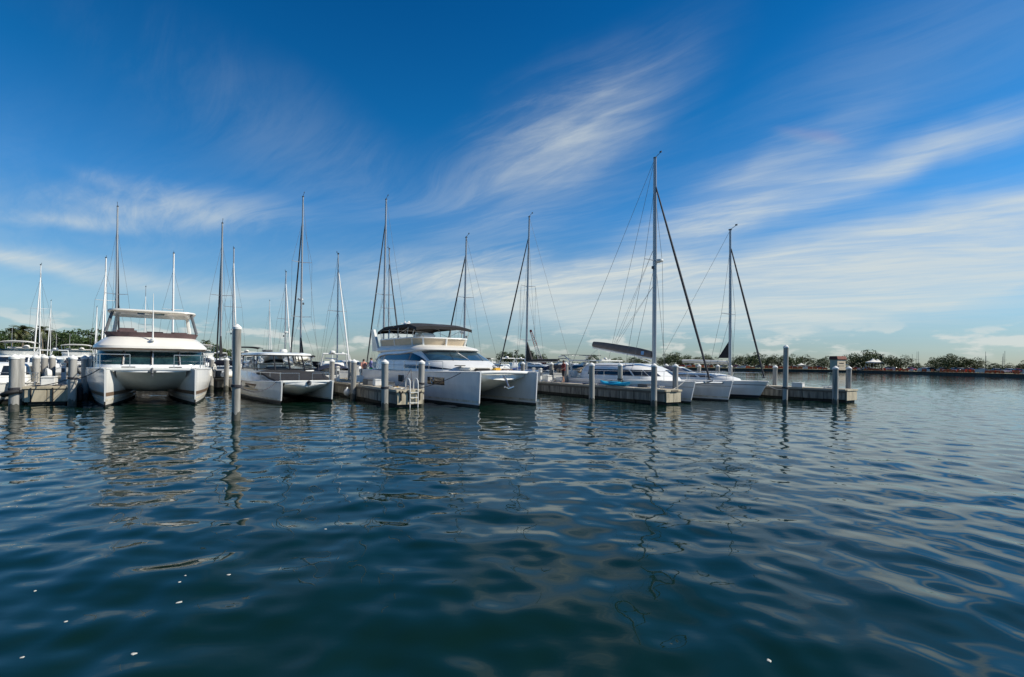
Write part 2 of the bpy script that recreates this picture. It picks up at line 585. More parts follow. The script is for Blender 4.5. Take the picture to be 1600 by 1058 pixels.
def build_water():
    ax, ay = 0.0, -7.0
    r = [4.0]
    while r[-1] < 110:
        r.append(r[-1] * 1.0042)
    while r[-1] < 7000:
        r.append(r[-1] * 1.10)
    r = np.array(r)
    th = np.linspace(R(-74), R(74), 620)
    rr, tt = np.meshgrid(r, th, indexing='ij')
    x = ax + rr * np.sin(tt)
    y = ay + rr * np.cos(tt)
    sp = rr * 0.0042
    fade = np.clip((130 - rr) / 60, 0, 1)
    z = wave(x, y, sp) * fade
    nr, nc = rr.shape
    co = np.stack([x, y, z], -1).reshape(-1, 3)
    i, j = np.meshgrid(np.arange(nr - 1), np.arange(nc - 1), indexing='ij')
    a = i * nc + j
    faces = np.stack([a, a + 1, a + nc + 1, a + nc], -1).reshape(-1, 4)
    faces = faces[:, ::-1]
    me = bpy.data.meshes.new('water')
    me.vertices.add(len(co))
    me.vertices.foreach_set('co', co.astype(np.float32).ravel())
    me.loops.add(faces.size)
    me.loops.foreach_set('vertex_index', faces.astype(np.int32).ravel())
    me.polygons.add(len(faces))
    me.polygons.foreach_set('loop_start', np.arange(0, faces.size, 4, dtype=np.int32))
    me.polygons.foreach_set('use_smooth', np.ones(len(faces), dtype=bool))
    me.update(calc_edges=True)
    m = bpy.data.materials.new('water')
    m.use_nodes = True
    nt = m.node_tree
    b = nt.nodes['Principled BSDF']
    b.inputs['Base Color'].default_value = (0.0026, 0.0140, 0.0084, 1)
    b.inputs['Roughness'].default_value = 0.025
    b.inputs['IOR'].default_value = 1.34
    geo = nt.nodes.new('ShaderNodeNewGeometry')
    hs = None
    # ripples: wind ripples of three sizes, stronger in drifting patches
    for sc, st, dist, rot in ((0.9, (1, 2.2, 1), 0.024, 28), (2.6, (1, 2.0, 1), 0.0090, -18), (6.5, (1, 1.6, 1), 0.0018, 10)):
        mp = nt.nodes.new('ShaderNodeMapping')
        mp.inputs['Scale'].default_value = st
        mp.inputs['Rotation'].default_value = (0, 0, R(rot))
        nt.links.new(geo.outputs['Position'], mp.inputs[0])
        nz = nt.nodes.new('ShaderNodeTexNoise')
        nz.inputs['Scale'].default_value = sc
        nz.inputs['Detail'].default_value = 2.5
        nz.inputs['Roughness'].default_value = 0.45
        nz.inputs['Distortion'].default_value = 0.4
        nt.links.new(mp.outputs[0], nz.inputs['Vector'])
        mu = nt.nodes.new('ShaderNodeMath')
        mu.operation = 'MULTIPLY'
        mu.inputs[1].default_value = dist
        nt.links.new(nz.outputs[0], mu.inputs[0])
        if hs is None:
            hs = mu.outputs[0]
        else:
            ad = nt.nodes.new('ShaderNodeMath')
            nt.links.new(hs, ad.inputs[0])
            nt.links.new(mu.outputs[0], ad.inputs[1])
            hs = ad.outputs[0]
    pn = nt.nodes.new('ShaderNodeTexNoise')
    pn.inputs['Scale'].default_value = 0.11
    pn.inputs['Detail'].default_value = 2
    nt.links.new(geo.outputs['Position'], pn.inputs['Vector'])
    mr = nt.nodes.new('ShaderNodeMapRange')
    mr.inputs[1].default_value, mr.inputs[2].default_value = 0.35, 0.65
    mr.inputs[3].default_value, mr.inputs[4].default_value = 0.45, 1.0
    nt.links.new(pn.outputs[0], mr.inputs[0])
    # ripples grow out in the open water away from the sheltered foreground
    sx = nt.nodes.new('ShaderNodeSeparateXYZ')
    nt.links.new(geo.outputs['Position'], sx.inputs[0])
    far = nt.nodes.new('ShaderNodeMapRange')
    far.inputs[1].default_value, far.inputs[2].default_value = 6.0, 30.0
    far.inputs[3].default_value, far.inputs[4].default_value = 0.18, 1.0
    nt.links.new(sx.outputs[1], far.inputs[0])
    mu = nt.nodes.new('ShaderNodeMath')
    mu.operation = 'MULTIPLY'
    nt.links.new(mr.outputs[0], mu.inputs[0])
    nt.links.new(far.outputs[0], mu.inputs[1])
    bp = nt.nodes.new('ShaderNodeBump')
    bp.inputs['Distance'].default_value = 1.0
    nt.links.new(mu.outputs[0], bp.inputs['Strength'])
    nt.links.new(hs, bp.inputs['Height'])
    nt.links.new(bp.outputs[0], b.inputs['Normal'])
    me.materials.append(m)
    tag(link('water', me), kind='structure')


build_water()

# ------------------------------------------------------------------ far shore
SHORE = [(-900, 52), (-300, 74), (0, 96), (150, 112), (330, 150), (480, 240), (640, 330), (820, 345), (980, 315), (1050, 245),
         (1180, 238), (1340, 226), (1400, 202), (1500, 172), (1600, 146), (1900, 104), (2400, 78), (3600, 52)]


def shore_xy(px, back=0.0):
    for (a, ya), (b, yb) in zip(SHORE, SHORE[1:]):
        if px <= b or b == SHORE[-1][0]:
            t = (px - a) / (b - a)
            break
    Y = ya + (yb - ya) * t + back
    return Vector(((px - 800) / FPX * Y, Y, 0))


GROUND = 0.9


def build_shore():
    pxs = []
    for (a, _), (b, _) in zip(SHORE, SHORE[1:]):
        pxs += [a + (b - a) * i / 6 for i in range(6)]
    pxs.append(SHORE[-1][0])
    front = [shore_xy(p) for p in pxs]
    depth = 70
    mb = MB()
    rows = []
    for k in (0.0, 0.12, 0.4, 1.0):
        rows.append([(p.x * (1 + k * depth / p.length), p.y * (1 + k * depth / p.length), GROUND + 0.25 * (1 if 0 < k < 1 else 0)) for p in front])
    mb.grid(rows)
    back = [(x, y, -0.5) for x, y, z in rows[-1]]
    mb.grid([rows[-1], back])
    tag(mb.build('far_shore', 'grass', smooth=False), kind='structure')
    wl = MB()
    wl.grid([[(p.x, p.y, -0.5) for p in front], [(p.x, p.y, GROUND - 0.05) for p in front],
             [(p.x * 0.9985, p.y * 0.9985, GROUND - 0.05) for p in front], [(p.x * 0.9985, p.y * 0.9985, GROUND + 0.12) for p in front],
             [(p.x * 1.004, p.y * 1.004, GROUND + 0.12) for p in front], [(p.x * 1.004, p.y * 1.004, GROUND - 0.2) for p in front]])
    o = wl.build('seawall', 'seawall', smooth=False)
    tag(o, 'long low dark seawall edging the far shore across the water', 'seawall')


build_shore()

# ------------------------------------------------------------------ piers and piles
HEAD = R(-56)                     # bows and pier ends point this way
BX, BY = cos(HEAD), sin(HEAD)     # towards the pier ends
NX, NY = -BY, BX                  # across, to the right in the picture
DECK = 0.90


def off(p, back, across):
    return Vector((p.x - BX * back + NX * across, p.y - BY * back + NY * across, p.z))


def pier(label, corner, w, length, seg=2.55, rz=HEAD, end=True):
    t = thing('finger_pier' if end else 'main_walkway', label, 'pier', (corner.x, corner.y, 0), rz, 'concrete piers of the marina')
    n = max(1, round(length / seg))
    s = length / n
    slab = MB().box(0, 0, 0, s - 0.025, w + 0.08, 0.13, 0.015).mesh('deck_slab', 'concrete')
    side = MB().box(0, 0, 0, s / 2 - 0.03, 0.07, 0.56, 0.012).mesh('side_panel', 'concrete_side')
    wal = MB().box(0, 0, 0, s - 0.02, 0.05, 0.11, 0.01).mesh('rub_rail', 'timber')
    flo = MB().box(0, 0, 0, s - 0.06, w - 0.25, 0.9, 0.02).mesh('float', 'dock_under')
    cleat = MB()
    cleat.tube([(-0.17, 0, 0.085), (-0.1, 0, 0.095), (0.1, 0, 0.095), (0.17, 0, 0.085)], 0.022, 6)
    cleat.box(-0.05, 0, 0.045, 0.04, 0.04, 0.09).box(0.05, 0, 0.045, 0.04, 0.04, 0.09)
    cl = cleat.mesh('cleat', 'steel')
    for i in range(n):
        x = -s * (i + 0.5)
        link('deck_slab', slab, t, (x, w / 2, DECK - 0.065 + random.uniform(-0.006, 0.006)))
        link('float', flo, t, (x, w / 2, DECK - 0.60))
        for sy in (0, 1):
            yy = -0.02 if sy == 0 else w + 0.02
            for h in (-0.25, 0.25):
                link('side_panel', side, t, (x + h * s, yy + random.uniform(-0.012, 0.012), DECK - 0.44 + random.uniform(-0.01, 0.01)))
            link('rub_rail', wal, t, (x, -0.075 if sy == 0 else w + 0.075, DECK - 0.20))
            if i % 2 == 0:
                link('cleat', cl, t, (x, 0.18 if sy == 0 else w - 0.18, DECK), scale=(1.5, 1.5, 1.5))
    if end:
        for k in range(2):
            MB().box(0.03, w * (0.25 + 0.5 * k), DECK - 0.46, 0.07, w / 2 - 0.02, 0.60, 0.012).build('end_panel', 'concrete_end', t)
        MB().box(0.075, w / 2, DECK - 0.07, 0.06, w + 0.12, 0.12, 0.012).build('end_beam', 'concrete_end', t)
    return t


F1 = wat(37, 633)
F2 = wat(619, 637)
F3 = wat(1039, 633)
F4 = wat(1321, 629.5)
P1 = pier('concrete finger pier at the far left beside the flybridge catamaran, coils and box on it', F1, 1.65, 17.5)
P2 = pier('concrete finger pier with a white ladder on its end, left of the big motor catamaran', F2, 1.42, 16.2)
P3 = pier('long concrete finger pier with the blue kayak on it', F3, 1.35, 17.0)
P4 = pier('rightmost concrete finger pier, standing out past the last sailing boat', F4, 1.5, 14.0)
WK0 = Vector((-62.0, 31.6, 0))
WKA = math.atan(0.19)
pier('main concrete walkway running behind the boats and joining the finger piers', Vector((17.0, 46.4, 0)), 2.4, 82, 3.4, WKA, end=False)


def wk_pt(px, depth=1.0):
    """Point on the walkway deck seen in picture column px."""
    k = (px - 800) / FPX
    # walkway front edge: Y = 46.4 + 0.19 (X - 17)
    Y = (46.4 - 0.19 * 17) / (1 - 0.19 * k)
    return Vector((k * Y - 0.187 * depth, Y + 0.98 * depth, DECK))


# ladder, fenders on pier 2 end (parts of the pier)
def ladder(parent, y):
    for s in (-0.22, 0.22):
        pts = [(-0.45, y + s, DECK - 0.02), (-0.45, y + s, DECK + 0.38)]
        pts += [(-0.16 - 0.29 * cos(a), y + s, DECK + 0.38 + 0.2 * sin(a)) for a in (0.5, 1.0, 1.57, 2.1, 2.6)]
        pts += [(0.15, y + s, DECK + 0.3), (0.16, y + s, DECK - 0.3), (0.16, y + s, -0.5)]
        MB().tube(pts, 0.03, 8).build('ladder_rail', 'white_plastic', parent)
    for i in range(5):
        z = DECK - 0.14 - i * 0.27
        MB().box(0.16, y, z, 0.09, 0.42, 0.045, 0.01).build('rung', 'white_plastic', parent)


ladder(P2, 0.88)
for y in (0.20, 0.62, 1.22):
    f = MB()
    f.tube([(0.11, y - 0.1, DECK - 0.05), (0.11, y, DECK - 0.22), (0.11, y, DECK - 0.55)], 0.035, 6)
    f.tube([(0.11, y + 0.1, DECK - 0.05), (0.11, y, DECK - 0.22)], 0.03, 6)
    f.build('bumper', 'rubber', P2)
for px_, P in ((0.15, P1), (0.95, P1)):
    f = MB()
    f.box(0.10, px_ + 0.1, DECK - 0.42, 0.05, 0.05, 0.7)
    f.build('bumper', 'rubber', P)
MB().box(0.11, 0.7, DECK - 0.08, 0.05, 0.6, 0.10, 0.01).build('corner_strip', 'timber', P3)


def pile_proto(name, h, rad=0.166):
    t = thing(name, '', 'pile', (0, 0, 0), 0, 'round grey mooring piles')
    MB().lathe([(rad, -1.2), (rad, 0.2), (rad, h * 0.5), (rad * 0.99, h - 0.02)], 24).build('shaft', 'pile_grey', t)
    MB().lathe([(rad * 1.10, h - 0.06), (rad * 1.12, h), (rad * 1.10, h + 0.03), (rad * 0.55, h + 0.10), (0.02, h + 0.15)], 24).build('cap', 'pile_cap', t)
    rb = random.Random(int(h * 100))
    wb = MB()
    tops = [0.26 + 0.10 * rb.random() + 0.05 * sin(j * 0.9) for j in range(24)]
    wb.loft([[(rad * (k + 0.03 * rb.random() * (0 < i < 4)) * cos(2 * pi * j / 24), rad * (k + 0.03 * rb.random() * (0 < i < 4)) * sin(2 * pi * j / 24), z if i < 4 else tops[j]) for j in range(24)] for i, (k, z) in enumerate(((1.02, -1.1), (1.04, -0.02), (1.04, 0.08), (1.025, 0.16), (1.004, 0)))])
    wb.build('wet_band', 'pile_wet', t)
    return t


pp_short = pile_proto('mooring_pile', 2.30)
pp_tall = pile_proto('mooring_pile', 3.58, 0.148)
used = {pp_short.name: False, pp_tall.name: False}


def pile(p, label, tall=False, ring=None, sc=1.0, cap_clamp=None):
    pr = pp_tall if tall else pp_short
    if not used[pr.name]:
        used[pr.name] = True
        pr.location = (p.x, p.y, 0)
        pr['label'] = label
        pr.rotation_euler = (0, 0, random.uniform(0, 6))
        return pr
    o = dup(pr, (p.x, p.y, 0), random.uniform(0, 6), label, (1, 1, sc))
    o.rotation_euler[0], o.rotation_euler[1] = random.uniform(-0.013, 0.013), random.uniform(-0.010, 0.010)
    return o


def on_pier(F, w, back, side, gap=0.25):
    """Spot just beside a pier: side 0 left face, 1 right face."""
    return off(F, back, -gap if side == 0 else w + gap)


def column(px, Y):
    return Vector(((px - 800 + (565 - 529) * sin(ROLL)) / FPX * Y, Y, 0))


pile(column(22, 21.6), 'leftmost mooring pile, in the water before the left pier, black tyre around it')
pile(on_pier(F1, 1.65, 0.6, 0), 'mooring pile at the near left corner of the far left pier')
pile(column(113, 24.6), 'mooring pile between the far left pier and the flybridge catamaran')
for i in range(3):
    pile(on_pier(F1, 1.65, 4.2 + 2.4 * i, 0), ORD[i + 1] + ' mooring pile back along the left edge of the far left pier')
for i in range(5):
    pile(on_pier(F1, 1.65, 3.6 + 2.7 * i, 1), ORD[i + 1] + ' mooring pile back along the right edge of the far left pier')
pile(wat(368, 657), 'tall lone mooring pile in the open water before the cabin catamaran', tall=True)
pile(on_pier(F2, 1.42, 6.5, 0), 'mooring pile beside the cabin catamaran, on the left edge of the ladder pier')
pile(wat(600.5, 641), 'nearest mooring pile on the left of the ladder pier')
pile(on_pier(F2, 1.42, 0.7, 1, 0.22), 'mooring pile on the right of the ladder pier, close to the big motor catamaran hull')
pile(on_pier(F2, 1.42, 11.5, 0), 'mooring pile far back along the ladder pier, behind the people')
pile(on_pier(F3, 1.35, 11.0, 1), 'mooring pile far back on the kayak pier, beside the person in red')
pile(wat(924, 631), 'mooring pile in the water left of the blue kayak')
pile(on_pier(F3, 1.35, 5.2, 1), 'mooring pile right behind the blue kayak')
pile(wat(1021, 635), 'mooring pile in front of the tallest mast, at the kayak pier end', sc=1.0)
pile(on_pier(F3, 1.35, 0.55, 1), 'mooring pile at the right corner of the kayak pier end')
pile(on_pier(F3, 1.35, 14.2, 0, 0.3), 'mooring pile at the very back of the kayak pier, left edge')
pile(column(1041, 43.5), 'mooring pile seen over the bow rail of the sailing catamaran')
pile(column(1092, 45.0), 'mooring pile standing behind the furled dark jib of the sailing catamaran')
pile(column(1121, 46.0), 'mooring pile just left of the second tallest right-hand mast')
pile(on_pier(F4, 1.5, 8.3, 0), 'mooring pile behind the bow of the last sailing boat')
pile(on_pier(F4, 1.5, 5.8, 1), 'mooring pile just left of the tall pile on the rightmost pier')
pile(wat(1226, 632), 'tall mooring pile on the left of the rightmost pier', tall=True)
pile(wat(1304.5, 631.5), 'mooring pile in front of the rightmost pier end')
pile(on_pier(F4, 1.5, 0.6, 1), 'rightmost mooring pile, behind the rightmost pier end')
for i, px in enumerate((196, 312, 333, 356, 548, 860, 886, 912)):
    pile(wk_pt(px, -0.3), ORD[i] + ' pile from the left along the walkway behind the boats')

# dark rope turns round some of the piles
for o in [q for q in bpy.data.objects if q.get('category') == 'pile']:
    lb = o['label']
    for key, z in (('tall lone', 1.30), ('left of the rightmost', 1.0), ('tyre around', 0.95), ('between the far left', 1.3), ('nearest mooring pile', 1.05), ('right of the ladder', 1.15), ('behind the blue kayak', 1.3)):
        if key in lb:
            wr = MB()
            for k in range(3):
                wr.tube([(0.178 * cos(2 * pi * i / 20), 0.178 * sin(2 * pi * i / 20), z + 0.035 * k + 0.01 * sin(4 * pi * i / 20)) for i in range(21)], 0.018, 6, caps=False)
            wr.build('rope_turns', 'rope', o)

# tyre on the leftmost pile
tp = column(22, 21.6)
ty = MB()
for k in range(1):
    ring = []
    for i in range(20):
        a = 2 * pi * i / 20
        ring.append((0.27 * cos(a) - 0.05, 0.27 * sin(a) - 0.06, 0.08 * cos(a)))
    ty.tube(ring + ring[:1], 0.085, 10, caps=False)
tyre = ty.build('fender_tyre', 'rubber')
tyre.location = (tp.x, tp.y, 0.80)
tag(tyre, 'black rubber tyre hung around the leftmost mooring pile', 'tyre')


# ------------------------------------------------------------------ boat parts
def hull_rings(L, hw, zb, zs, rake, zlo, zhi, fine=1.0, nst=22, transom=0.93, flare=0.16, knuckle=True):
    """Rings (port edge to starboard edge) between relative levels; z in metres, zlo..zhi clipped to sheer."""
    rings = []
    for i in range(nst):
        q = i / (nst - 1)
        s = 1 - (1 - q) ** 1.7
        if s < 0.45:
            w = hw * (transom + (1 - transom) * sin(s / 0.45 * pi / 2))
        else:
            u = (s - 0.45) / 0.55
            w = hw * max(0.0, 1 - u ** (2.3 * fine))
        zd = zs + (zb - zs) * s ** 1.6
        uw = max(0.0, (s - 0.35) / 0.65)
        ww = w * (1 - flare) * (1 - 0.55 * uw ** 1.3)
        w = max(w, 0.035)
        ww = max(ww, 0.022)
        lo, hi = zlo, min(zhi, 1e9)
        levels = []

        def half(z):
            t = min(1.0, max(0.0, z / zd))
            if z >= 0:
                if knuckle:
                    kk = 0.62
                    y = ww + (w - ww) * (t / kk) ** 0.8 * 0.93 if t < kk else ww + (w - ww) * (0.93 + 0.07 * (t - kk) / (1 - kk))
                else:
                    y = ww + (w - ww) * t ** 0.7
            else:
                y = ww * max(0.0, 1 - (z / -0.5) ** 1.8)
            return y
        zt = zd if zhi > 5 else zhi
        zl = [lo + (zt - lo) * k / 7 for k in range(8)]
        if knuckle and zhi > 5:
            zl.insert(-2, 0.62 * zd)
            zl.insert(-2, 0.635 * zd)
            zl.sort()
        pts = []
        for z in zl:
            dx = -rake * (1 - max(z, -0.4) / zd) * s ** 8
            pts.append((s * L + dx, half(z), z))
        rings.append(([p for p in reversed(pts)] + [(p[0], -p[1], p[2]) for p in pts], zd, w, s * L))
    return rings


def hull(parent, L, hw, zb, zs, yc, rake, matname='gelcoat', boot='boot_navy', boot_h=0.10, name='hull', fine=1.0, flare=0.16, deckmat='deck_grip', stripe=None):
    """One hull as parts: hull shell (> boot stripe, bottom, rub rail), deck."""
    def shift(rs):
        return [[(x, y + yc, z) for x, y, z in r[0]] for r in rs]
    bz = 0.12 + boot_h
    top = hull_rings(L, hw, zb, zs, rake, bz, 99, fine, flare=flare)
    mb = MB()
    rr = shift(top)
    mb.grid(rr)
    mb.add(rr[0], [tuple(range(len(rr[0])))])
    mb.add(rr[-1], [tuple(range(len(rr[-1])))])
    sh = mb.build(name, matname, parent, ang=32)
    b = MB()
    b.grid(shift(hull_rings(L, hw * 1.004, zb, zs, rake, 0.12, bz, fine, flare=flare)))
    b.build('boot_stripe', boot, sh)
    b = MB()
    r2 = shift(hull_rings(L, hw, zb, zs, rake, -0.5, 0.12, fine, flare=flare))
    b.grid(r2)
    b.add(r2[0], [tuple(range(len(r2[0])))])
    b.build('bottom', 'antifoul', sh)
    for z0, z1, mm in (stripe if isinstance(stripe, list) else [stripe] if stripe else []):
        for sg in (0, 1):
            st = MB()
            rows = []
            for (r, zd, w, x) in hull_rings(L, hw * 1.006, zb, zs, rake, z0, z1, fine, flare=flare):
                hhh = len(r) // 2
                rr2 = r[:hhh] if sg == 0 else r[hhh:]
                rows.append([(p[0] + 0.004, p[1] * 1.0 + yc + (0.006 if sg == 0 else -0.006), p[2]) for p in rr2])
            st.grid(rows)
            st.build('scum_line' if mm == 'grime' else 'stripe', mm, sh)
    # gunwale rail
    for sg in (0, -1):
        g = MB()
        g.tube([(r[0][sg][0], r[0][sg][1] + yc, r[1] - 0.015) for r in top], 0.035, 6)
        g.build('gunwale', matname, sh)
    d = MB()
    d.grid([[(r[0][0][0], r[0][0][1] + yc, r[1]), (r[3], yc, r[1] + 0.035), (r[0][-1][0], r[0][-1][1] + yc, r[1])] for r in top])
    d.build('side_deck', deckmat, parent)
    return sh


def hull_side(L, hw, zb, zs, rake, flare, yc, x, z, o=0.0):
    """Point on the starboard side of a hull at station x and height z, o metres proud."""
    rs = hull_rings(L, hw, zb, zs, rake, 0.22, 99, flare=flare)
    best = min(rs, key=lambda r: abs(r[3] - x))
    i = rs.index(best)
    j = i + 1 if best[3] < x and i + 1 < len(rs) else i - 1
    q = rs[j]
    t_ = (x - best[3]) / (q[3] - best[3])

    def yy(r):
        hh = r[0][len(r[0]) // 2:]
        for p0, p1 in zip(hh, hh[1:]):
            if p0[2] <= z <= p1[2]:
                k = (z - p0[2]) / (p1[2] - p0[2] + 1e-9)
                return p0[1] + (p1[1] - p0[1]) * k
        return hh[-1][1]
    return Vector((x, yc + yy(best) + (yy(q) - yy(best)) * t_ - o, z))


def side_pane(parent, name, m, f, x0, x1, z0, z1, slant=0.0, nn=9):
    w_ = MB()
    rows = []
    for i in range(nn):
        x = x0 + (x1 - x0) * i / (nn - 1)
        rows.append([f(x + slant * (k - 0.5), z0 + (z1 - z0) * k, 0.012) for k in (0, 0.33, 0.67, 1)])
    w_.grid(rows)
    ed = [r[0] for r in rows] + rows[-1][1:] + [r[-1] for r in reversed(rows[:-1])] + rows[0][-2:0:-1]
    w_.loft([ed, [p + Vector((0, 0.04, 0)) for p in ed]])
    return w_.build(name, m, parent)


class Body:
    """Smooth lofted superstructure: levels (z, x_back, x_front, half_width, squareness_front, squareness_back)."""

    def __init__(self, levels, yc=0.0):
        self.lv = levels
        self.yc = yc

    def lev(self, z):
        lv = self.lv
        if z <= lv[0][0]:
            return lv[0]
        for a, b in zip(lv, lv[1:]):
            if z <= b[0]:
                t = (z - a[0]) / (b[0] - a[0])
                return tuple(p + (q - p) * t for p, q in zip(a, b))
        return lv[-1]

    def S(self, u, z):
        _, xb, xf, hw, ef, eb = self.lev(z)
        c, s = cos(u), sin(u)
        xm = xb + (xf - xb) * 0.5
        e = ef if c > 0 else eb
        x = xm + (xf - xm) * math.copysign(abs(c) ** (2 / e), c)
        y = hw * math.copysign(abs(s) ** (2 / e), s)
        return Vector((x, y + self.yc, z))

    def nrm(self, u, z):
        h = 0.01
        a = self.S(u + h, z) - self.S(u - h, z)
        b = self.S(u, z + h) - self.S(u, z - h)
        n = a.cross(b)
        if n.length < 1e-9:
            return Vector((cos(u), sin(u), 0))
        return n.normalized()

    def shell(self, name, matname, parent, n=56, cap=True, ang=40):
        mb = MB()
        us = [2 * pi * (j + 0.5) / n for j in range(n)]
        rings = [[self.S(u, l[0]) for u in us] for l in self.lv]
        mb.loft(rings, False, cap)
        return mb.build(name, matname, parent, ang=ang)

    def patch(self, name, matname, parent, u0, u1, z0, z1, offs=0.012, nu=14, nz=4, thick=0.03):
        """Pane lying on the body between angles u0..u1 (degrees) and heights z0..z1 (numbers or functions of 0..1)."""
        f0 = z0 if callable(z0) else (lambda t: z0)
        f1 = z1 if callable(z1) else (lambda t: z1)
        O, I = [], []
        for i in range(nu + 1):
            t = i / nu
            u = R(u0 + (u1 - u0) * t)
            ro, ri = [], []
            for j in range(nz + 1):
                z = f0(t) + (f1(t) - f0(t)) * j / nz
                p, n = self.S(u, z), self.nrm(u, z)
                ro.append(p + n * offs)
                ri.append(p + n * (offs - thick))
            O.append(ro)
            I.append(ri)
        mb = MB()
        mb.grid(O)
        edge_o = [O[i][0] for i in range(nu + 1)] + [O[nu][j] for j in range(1, nz + 1)] + [O[i][nz] for i in range(nu - 1, -1, -1)] + [O[0][j] for j in range(nz - 1, 0, -1)]
        edge_i = [I[i][0] for i in range(nu + 1)] + [I[nu][j] for j in range(1, nz + 1)] + [I[i][nz] for i in range(nu - 1, -1, -1)] + [I[0][j] for j in range(nz - 1, 0, -1)]
        mb.loft([edge_o, edge_i])
        return mb.build(name, matname, parent)


def uf(frac, e):
    """Body angle (degrees) at which the front face reaches this fraction of its half width."""
    return math.copysign(math.degrees(math.asin(min(1.0, abs(frac)) ** (e / 2))), frac)


def rail(parent, pts, h=0.6, r=0.017, mids=1, matname='steel', name='rail', step=1):
    """Guard rail along base points: top bar, mid wires, stanchions, as one rail part with stanchion children."""
    mb = MB()
    pts = [Vector(p) for p in pts]
    mb.tube([p + Vector((0, 0, h)) for p in pts], r, 6)
    for k in range(mids):
        mb.tube([p + Vector((0, 0, h * (k + 1) / (mids + 1))) for p in pts], r * 0.6, 5)
    o = mb.build(name, matname, parent)
    for p in pts[::step]:
        MB().tube([p, p + Vector((0, 0, h))], r, 6).build('stanchion', matname, o)
    return o


def mooring(a, b, sag, label, r=0.018, matname='rope'):
    a, b = Vector(a), Vector(b)
    mid = (a + b) / 2
    pts = []
    for i in range(11):
        t = i / 10
        p = a.lerp(b, t)
        p.z -= sag * 4 * t * (1 - t)
        pts.append(p - mid)
    o = MB().tube(pts, r, 6).build('mooring_rope', matname)
    o.location = mid
    return tag(o, label, 'rope', 'mooring ropes')


def loc2w(root, p):
    return Matrix.Translation(root.location) @ Matrix.Rotation(root.rotation_euler[2], 4, 'Z') @ Vector(p)


def boat_root(name, label, cat, bow, L, rz=HEAD, group='boats in the marina'):
    return thing(name, label, cat, (bow.x - cos(rz) * L, bow.y - sin(rz) * L, 0), rz, group)


def bridge(parent, L, yi, ztop, ztun, front, slope, deck_back, matname='gelcoat', vee=0.25, lip=0.12, bulge=0.0):
    """Bridge between two hulls: solid foredeck with the nacelle front sloping back down to the tunnel roof."""
    prof = [(L - front, ztop), (L - front + 0.03, ztop - lip), (L - front - 0.12, ztop - lip - 0.08)]
    for k in range(1, 7):
        t = k / 6
        prof.append((L - front - 0.12 - slope * t, (ztop - lip - 0.08) + (ztun - ztop + lip + 0.08) * (1 - (1 - t) ** 1.6)))
    prof += [(deck_back, ztun)]
    rows = []
    ny = 13
    for j in range(ny):
        y = -yi + 2 * yi * j / (ny - 1)
        c = 1 - abs(y / yi)
        rows.append([(x + (bulge * c if i > 1 else 0) + (0.10 * sin(pi * c / 2) if i < 2 else 0), y, z - (vee * c * (1 if i > 4 else i / 5.0))) for i, (x, z) in enumerate(prof)])
    mb = MB()
    mb.grid(rows)
    o = mb.build('nacelle', matname, parent, ang=50)
    d = MB()
    d.grid([[(L - front + 0.10 * sin(pi * (1 - abs(y / yi)) / 2), y, ztop + 0.03 * (1 - abs(y / yi))), (L * 0.5, y, ztop + 0.05), (deck_back, y, ztop - 0.02)] for y in [-yi + 2 * yi * j / 12 for j in range(13)]])
    d.build('foredeck', matname, parent)
    s = MB()
    s.grid([[(deck_back, y, ztop - 0.02), (deck_back, y, ztun - vee * (1 - abs(y / yi)))] for y in [-yi + 2 * yi * j / 12 for j in range(13)]])
    s.build('aft_bulkhead', matname, parent)
    return o

